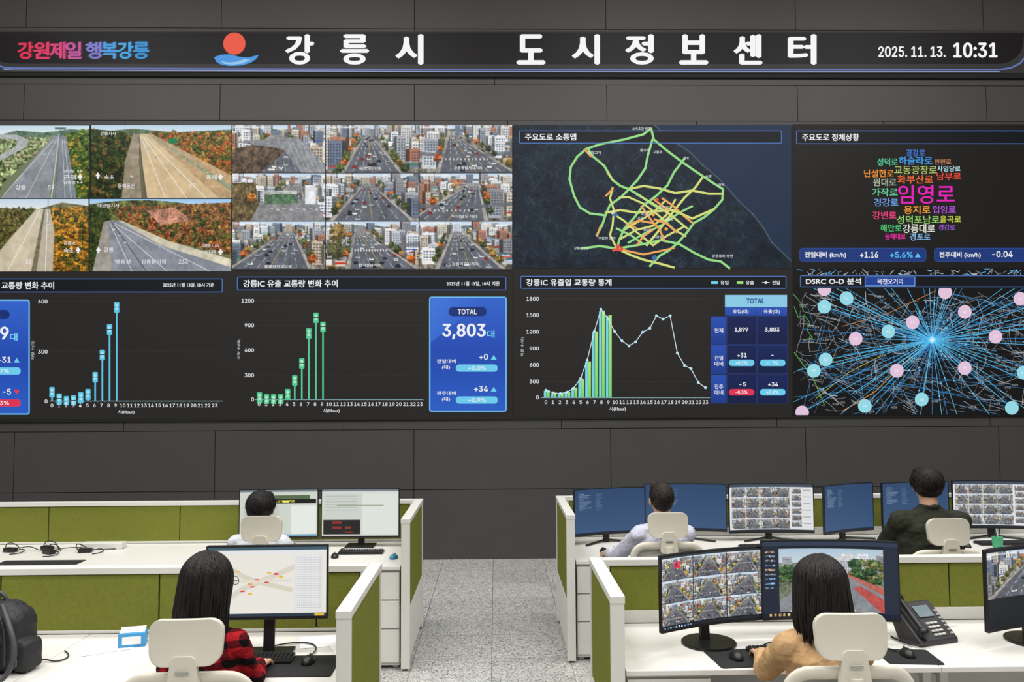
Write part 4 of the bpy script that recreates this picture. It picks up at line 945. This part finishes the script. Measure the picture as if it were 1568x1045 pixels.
# ---- chair
def chair(X,Y,rot=0,s=1):
    e=empty('office_chair',(X,Y,0),rot,s)
    cplate('headrest',.27,.17,.028,.05,.9,(0,-.27,1.145),M_CREAM,e,kz=-.5,taper=.06,rot=(-.08,0,0),bevel=.011)
    cplate('headrest_stem',.105,.14,.03,.02,.5,(0,-.285,1.03),M_CREAM,e,taper=-.35,rot=(-.05,0,0),bevel=.01)
    boxes('stem_slot',[(0,-.306,1.045,.05,.006,.012)],M_MESH,e,.002)
    cplate('backrest_mesh',.42,.44,.012,.07,.75,(0,-.262,.77),M_MESH,e,kz=.4,taper=.08,rot=(-.06,0,0))
    pts=[]; w,h,r=.455,.47,.09
    for cx,cz,a0 in((w/2-r,h/2-r,0),(-w/2+r,h/2-r,90),(-w/2+r,-h/2+r,180),(w/2-r,-h/2+r,270)):
        for i in range(7):
            a=math.radians(a0+90*i/6); pts.append((cx+r*math.cos(a),cz+r*math.sin(a)))
    P=[]
    for x,z in pts: P.append(Vector((x*(1+.08*z/h),-.265+.75*x*x+.3*z*z-.06*z,.77+z)))
    bm=bmesh.new(); n=len(P); rg=[]
    for i in range(n):
        d=(P[(i+1)%n]-P[i-1]).normalized(); nrm=Vector((0,1,0)); s_=d.cross(nrm).normalized(); nn=s_.cross(d).normalized()
        wd=.026 if P[i].z>.93 else .02
        rg.append([bm.verts.new(P[i]+s_*wd*math.cos(t)+nn*.015*math.sin(t)) for t in np.linspace(0,2*math.pi,13)[:-1]])
    for i in range(n):
        a=rg[i];b=rg[(i+1)%n]
        for j in range(12): bm.faces.new((a[j],a[(j+1)%12],b[(j+1)%12],b[j]))
    bmesh.ops.recalc_face_normals(bm,faces=bm.faces); me=bpy.data.meshes.new('backrest_frame'); bm.to_mesh(me); bm.free(); me.materials.append(M_CREAM); me.polygons.foreach_set('use_smooth',[True]*len(me.polygons)); link(bpy.data.objects.new('backrest_frame',me),e)
    tube('back_spine',[(0,-.30,1.0),(0,-.33,.8),(0,-.31,.6),(0,-.2,.42),(0,-.05,.39)],.026,M_CREAM,e)
    tube('lumbar_yoke',[(-.19,-.245,.72),(-.1,-.3,.74),(0,-.325,.75),(.1,-.3,.74),(.19,-.245,.72)],.016,M_CREAM,e)
    box('seat_pan',(0,.0,.405),(.46,.44,.03),M_CREAM,e,.012)
    cplate('seat_cushion',.50,.48,.06,.09,0,(0,.01,.447),M_SEAT,e,rot=(math.pi/2,0,0),bevel=.024)
    for sd in(-1,1):
        tube('arm_post',[(sd*.22,-.02,.4),(sd*.28,-.02,.42),(sd*.285,-.02,.52),(sd*.285,-.02,.64)],.017,M_CREAM,e)
        box('arm_pad',(sd*.285,.01,.65),(.075,.24,.025),M_DARK,e,.01)
    box('tilt_mechanism',(0,0,.37),(.16,.22,.05),M_DARK,e,.01); cyl('gas_lift',(0,0,.24),.025,.24,M_METAL,e); cyl('lift_cover',(0,0,.17),.035,.14,M_DARK,e)
    for i in range(5):
        a=math.radians(90+72*i); c,s_=math.cos(a),math.sin(a)
        tube('base_leg_%d'%(i+1),[(0,0,.12),(c*.15,s_*.15,.105),(c*.3,s_*.3,.075)],.02,M_CREAM,e,radii=[1.3,1,.8])
        for o in(-.014,.014): cyl('castor_%d'%(i+1),(c*.3-s_*o,s_*.3+c*o,.029),.028,.018,M_BLACK,e,rot=(math.pi/2,0,a),seg=20)
    return e

# ---- people
def hand(e,name,wrist,yaw,pitch,side,curl=1.,s=1.):
    Rm=Matrix.Rotation(yaw,3,'Z')@Matrix.Rotation(pitch,3,'X')
    def T(p): return Vector(wrist)+Rm@(Vector(p)*s)
    def b(bm):
        cap(bm,T((0,-.035,0)),T((0,.02,0)),.025*s,.028*s,.72)
        for i,x in enumerate((-.029,-.0095,.0105,.029)):
            k=(x,.088-.004*abs(i-1.4),0); cap(bm,T((x*.6,.015,0)),T(k),.016*s,.0115*s)
            ln=(.062,.078,.084,.074)[i] if side>0 else (.074,.084,.078,.062)[i]
            ang=0.1; p=Vector(k); rr=.0098
            for seg,fr in enumerate((.45,.3,.25)):
                ang+=curl*(.25,.5,.4)[seg]; q_=p+Vector((x*.25*fr,math.cos(ang)*ln*fr,-math.sin(ang)*ln*fr)); r2=rr*.88
                cap(bm,T(p),T(q_),rr*s,r2*s); p=q_; rr=r2
        ts=-side
        cap(bm,T((ts*.018,.02,-.004)),T((ts*.048,.052,-.010)),.015*s,.0115*s); cap(bm,T((ts*.048,.052,-.010)),T((ts*.056,.078,-.014)),.0112*s,.0095*s); cap(bm,T((ts*.056,.078,-.014)),T((ts*.052,.1,-.02)),.0095*s,.008*s)
    return blob(name,b,.0036,3,M_SKIN,e)
def person(name,X,Y,rot,top,shirt,hair,hm,hands,hyaw=0,hpitch=0,wf=1.,lean=0.0,pants=M_PANTS,hairs=1.0,glasses=False,hx=0,pole_x=.45,collar=True):
    e=empty(name,(X,Y,0),rot); sz=top-.315; f=wf
    cy=lambda z: lean*max(0,z-.55)/.5-.03*(1-min(1,max(0,(z-.5)/.3)))
    sh=[Vector((sd*.163*f,cy(sz)-.005,sz-.045)) for sd in(-1,1)]
    wr=[]; el=[]
    for sd,S,Wt in zip((-1,1),sh,hands):
        Wt=Vector(Wt); d=(Wt-S); l1,l2=.30*f,.265*f
        if d.length>l1+l2-.01: Wt=S+d.normalized()*(l1+l2-.01); Wt.z=max(Wt.z,DZ+.035); d=Wt-S
        dl=min(d.length,l1+l2-.002); a=(l1*l1-l2*l2+dl*dl)/(2*dl); hh=math.sqrt(max(0,l1*l1-a*a)); u=d.normalized()
        pole=Vector((sd*pole_x,-.3,-.8)); pole=(pole-u*pole.dot(u)).normalized(); el.append(S+u*a+pole*hh); wr.append(Wt)
    def b(bm):
        loft(bm,[(.47,.13*f,.10,0,cy(.47)),(.50,.17*f,.135,0,cy(.5)),(.58,.18*f,.14,0,cy(.58)),(.68,.165*f,.125,0,cy(.68)),(.80,.158*f,.115,0,cy(.8)),(.92,.172*f,.12,0,cy(.92)),(sz-.09,.185*f,.118,0,cy(sz-.09)),(sz-.03,.172*f,.098,0,cy(sz)),(sz+.015,.125*f,.075,0,cy(sz)),(sz+.045,.078*f,.062,0,cy(sz)),(sz+.07,.058,.055,0,cy(sz)+.004)])
        for sd,S,E,Wr in zip((-1,1),sh,el,wr):
            cap(bm,(sd*.07,S.y,S.z+.02),S,.062,.064*f); cap(bm,S,E,.062*f,.051*f); d=(Wr-E).normalized(); cap(bm,E,Wr-d*.02,.051*f,.036*f)
            u=(E-S).normalized()
            for t in (.35,.6,.85): cap(bm,S.lerp(E,t)-u*.004,S.lerp(E,t)+u*.004,.060*f-.008*t,.060*f-.008*t)   # sleeve folds
            u=(Wr-E).normalized()
            for t in (.12,.3,.5): cap(bm,E.lerp(Wr,t)-u*.003,E.lerp(Wr,t)+u*.003,.056*f-.014*t,.056*f-.014*t)
            hp=Vector((sd*.095,.02,.54)); kn=Vector((sd*.12,.43,.535)); an=Vector((sd*.12,.40,.11))
            cap(bm,hp,kn,.092,.066); cap(bm,kn,an,.064,.045)
        if collar: # shirt collar roll
            for i in range(14):
                a0,a1=2*math.pi*i/14,2*math.pi*(i+1)/14; c=Vector((0,cy(sz),sz+.055))
                cap(bm,c+Vector((.062*math.cos(a0),.060*math.sin(a0),.008*-math.sin(a0))),c+Vector((.062*math.cos(a1),.060*math.sin(a1),.008*-math.sin(a1))),.014,.014)
    body=blob('body',b,.009,2,shirt,e,.020,.06)
    body.data.materials.append(pants)
    for p in body.data.polygons:
        c=p.center
        if c.z<.60 and (c.y>.1 or c.z<.56): p.material_index=1
    for sd in(-1,1):
        def sb(bm,sd=sd): cap(bm,(sd*.12,.37,.045),(sd*.125,.53,.038),.045,.038,.85); cap(bm,(sd*.12,.38,.06),(sd*.12,.39,.11),.05,.05)
        blob('shoe_%s'%('l' if sd<0 else 'r'),sb,.008,3,M_SHOE,e)
        i=0 if sd<0 else 1
        d=(wr[i]-el[i]); yaw=math.atan2(-d.x,d.y); hand(e,'hand_%s'%('l' if sd<0 else 'r'),wr[i],yaw*.6,-.12,1 if sd>0 else -1, .8)
        dd=d.normalized(); tube('cuff_%s'%('l' if sd<0 else 'r'),[tuple(wr[i]-dd*.045),tuple(wr[i]-dd*.005)],.036*f,shirt,e,False)
    h=empty('head',(hx,cy(sz)+.03,top-.118)); h.parent=e; h.rotation_euler=(hpitch,0,hyaw); h.scale=(1.03,)*3
    def hb(bm):
        ell(bm,(0,-.008,.018),(.077,.096,.098)); ell(bm,(0,.034,-.035),(.06,.06,.078)); ell(bm,(0,.058,-.088),(.026,.024,.022)); ell(bm,(0,.05,.01),(.062,.05,.03))
        cap(bm,(0,.088,.008),(0,.104,-.026),.008,.0135); ell(bm,(0,.088,-.058),(.024,.012,.013))
        for sd in(-1,1): ell(bm,(sd*.079,-.004,-.012),(.010,.02,.032)); ell(bm,(sd*.035,.066,-.03),(.022,.02,.02)); ell(bm,(sd*.01,.098,-.026),(.008,.009,.007))
        cap(bm,(0,-.02,-.05),(0,-.034,-.19),.056,.056)
    blob('head_skin',hb,.0048,3,M_SKIN,h)
    for sd in(-1,1):
        for nm,c,r_,mm in(('eye',(sd*.031,.083,.002),(.0135,.010,.0075),M_EYE),('iris',(sd*.031,.0915,.002),(.0055,.003,.0055),M_IRIS),('eyebrow',(sd*.032,.091,.021),(.018,.004,.003),M_HAIRS)):
            blob('%s_%s'%(nm,'l' if sd<0 else 'r'),lambda bm,c=c,r_=r_: ell(bm,c,r_),.0018,1,mm,h)
    blob('lips',lambda bm: (ell(bm,(0,.097,-.055),(.021,.005,.0045)),ell(bm,(0,.096,-.062),(.017,.005,.0045))),.0018,1,M_LIP,h)
    if glasses:
        for sd in(-1,1):
            pts=[(sd*.033+.021*math.cos(t),.107,.0+.017*math.sin(t)) for t in np.linspace(0,2*math.pi,13)]; tube('glasses_rim',pts,.0014,M_BLACK,h,False)
            tube('glasses_temple',[(sd*.054,.106,.005),(sd*.08,.04,.008),(sd*.083,-.01,.0)],.0016,M_BLACK,h,False)
        tube('glasses_bridge',[(-.012,.108,.003),(0,.11,.006),(.012,.108,.003)],.0014,M_BLACK,h,False)
    q=random.Random(sum(map(ord,name))+int(X*100))
    cu=bpy.data.curves.new('hair_locks','CURVE'); cu.dimensions='3D'; cu.bevel_depth=.0028; cu.bevel_resolution=1; cu.resolution_u=3; cu.materials.append(hm)
    def spl(pts,rad):
        sp=cu.splines.new('NURBS'); sp.points.add(len(pts)-1)
        for i_,(p,r_) in enumerate(zip(pts,rad)): sp.points[i_].co=(*p,1); sp.points[i_].radius=r_
        sp.use_endpoint_u=True; sp.order_u=3
    g=hairs
    if hair=='short':
        A=Vector((.084*g,.104,.100)); cc=Vector((0,-.014,.024))
        def cb(bm):
            ell(bm,cc+Vector((0,-.008,.004)),(.083*g,.098,.099)); ell(bm,(0,-.055,-.02),(.072*g,.052,.06)); cap(bm,(-.04,.05,.085),(.04,.05,.085),.03,.03)
        blob('hair_mass',cb,.006,2,hm,h,.012)
        for _ in range(1100):
            v=Vector((q.gauss(0,1),q.gauss(0,1),q.gauss(0,1))).normalized()
            if v.y>.25 and v.z<.5: continue
            if abs(v.y)<=.25 and v.z<-.05: continue
            if v.z<-.6: continue
            fl=Vector((v.x*1.2,v.y*1.2+.3,-.75)) + Vector((q.uniform(-.5,.5),q.uniform(-.5,.5),q.uniform(-.2,.3))); fl=(fl-v*fl.dot(v)).normalized()
            P=[]
            ll=q.uniform(.0,.14)
            for t in (0,.12,.25,.4):
                w=(v+fl*t).normalized(); lift=1.0+ll*t*1.2; P.append(cc+Vector((w.x*A.x,w.y*A.y,w.z*A.z))*lift)
            spl(P,[.9,1,.7,.15])
    else:
        Lh=hair  # length below head centre
        def cb(bm):
            ell(bm,(0,-.018,.022),(.088*g,.103,.100)); 
            loft(bm,[(.03,.085*g,.080,0,-.035),(-.05,.092*g,.078,0,-.04),(-.12,.095*g,.07,0,-.045),(-Lh+.03,.088*g,.055,0,-.062),(-Lh,.07*g,.04,0,-.065)])
        blob('hair_mass',cb,.007,3,hm,h,.014,.05)
        for _ in range(800):
            az=math.radians(q.uniform(-128,128)); P=[];rr=[]
            part=q.uniform(4,20); sj=q.uniform(.96,1.045)
            ph1=q.uniform(0,6.28)
            for th in (part,28,50,72,92):
                t=math.radians(th); az2=az+.05*math.sin(th*.06+ph1); P.append(Vector((math.sin(az2)*math.sin(t)*.094*g*sj,-.018-math.cos(az2)*math.sin(t)*.11*sj,.022+math.cos(t)*.107*sj))); rr.append(1)
            x0,y0=P[-1].x,P[-1].y; le=Lh+q.uniform(-.05,.035); k=q.uniform(-.03,.03)
            for fz,sc_ in((-.07,1.05),(-.13,1.06),(-le*.85,1.0),(-le,.90)):
                P.append(Vector((x0*sc_+k*abs(fz)*1.6+.004*math.sin(ph1+fz*30),(y0+.045)*.85*sc_-.055 if y0<.02 else min(y0,.045)-.02,fz))); rr.append(1 if fz>-.15 else .6)
            rr[-1]=.15; spl(P,rr)
    link(bpy.data.objects.new('hair_locks',cu),h)
    return e
chair(-1.175,3.40,.04); person('seated_woman',-1.245,3.46,-.10,1.385,M_PLAID,.27,M_HAIR,((-.20,.46,.80),(.085,.47,.80)),hyaw=-.38,hpitch=-.08,wf=.93,lean=.05,glasses=True,hx=.02,hairs=1.04,pole_x=.25)
chair(1.345,3.38,-.02); person('seated_woman',1.385,3.46,.02,1.35,M_BEIGE,.20,M_HAIR,((-.10,.52,.80),(.2,.50,.80)),hyaw=-.05,hpitch=-.1,wf=.98,lean=.04,hairs=1.12,collar=False)
chair(-1.58,5.84,0); person('seated_man',-1.67,5.86,0,1.35,M_SHIRTW,'short',M_HAIRS,((-.18,.52,.80),(.16,.52,.80)),wf=1.0,hairs=1.16,hpitch=-.1)
chair(1.165,5.84,0); person('seated_man',1.19,5.88,.05,1.39,M_SHIRTG,'short',M_HAIRB,((-.30,.50,.80),(.1,.52,.80)),hyaw=-.05,wf=1.05,hairs=.98)
chair(2.90,5.5,0); person('seated_man',2.96,5.58,-.1,1.515,M_OLIVE,'short',M_HAIRS,((-.2,.54,.81),(.2,.54,.81)),hyaw=-.1,wf=1.2,hairs=1.2)

# ------------------------------------------------------------------ lights
for x in(-6,-2.2,2.2,6):
    for y in(-2.0,2.2,6.0):
        e=empty('ceiling_light_panel',(x,y,7.96)); box('fixture_frame',(0,0,.0),(2.5,1.3,.06),M_FRAME,e,.005)
        ld=bpy.data.lights.new('lamp','AREA'); ld.shape='RECTANGLE'; ld.size=2.4; ld.size_y=1.2; ld.energy=174; ld.color=(1,.98,.95)
        lo=bpy.data.objects.new('lamp',ld); lo.location=(0,0,-.04); link(lo,e)
w=bpy.data.worlds.new('world'); sc.world=w; w.use_nodes=True; w.node_tree.nodes['Background'].inputs[0].default_value=(.6,.65,.7,1); w.node_tree.nodes['Background'].inputs[1].default_value=.1
print('objects',len(bpy.data.objects),'font',FONT)
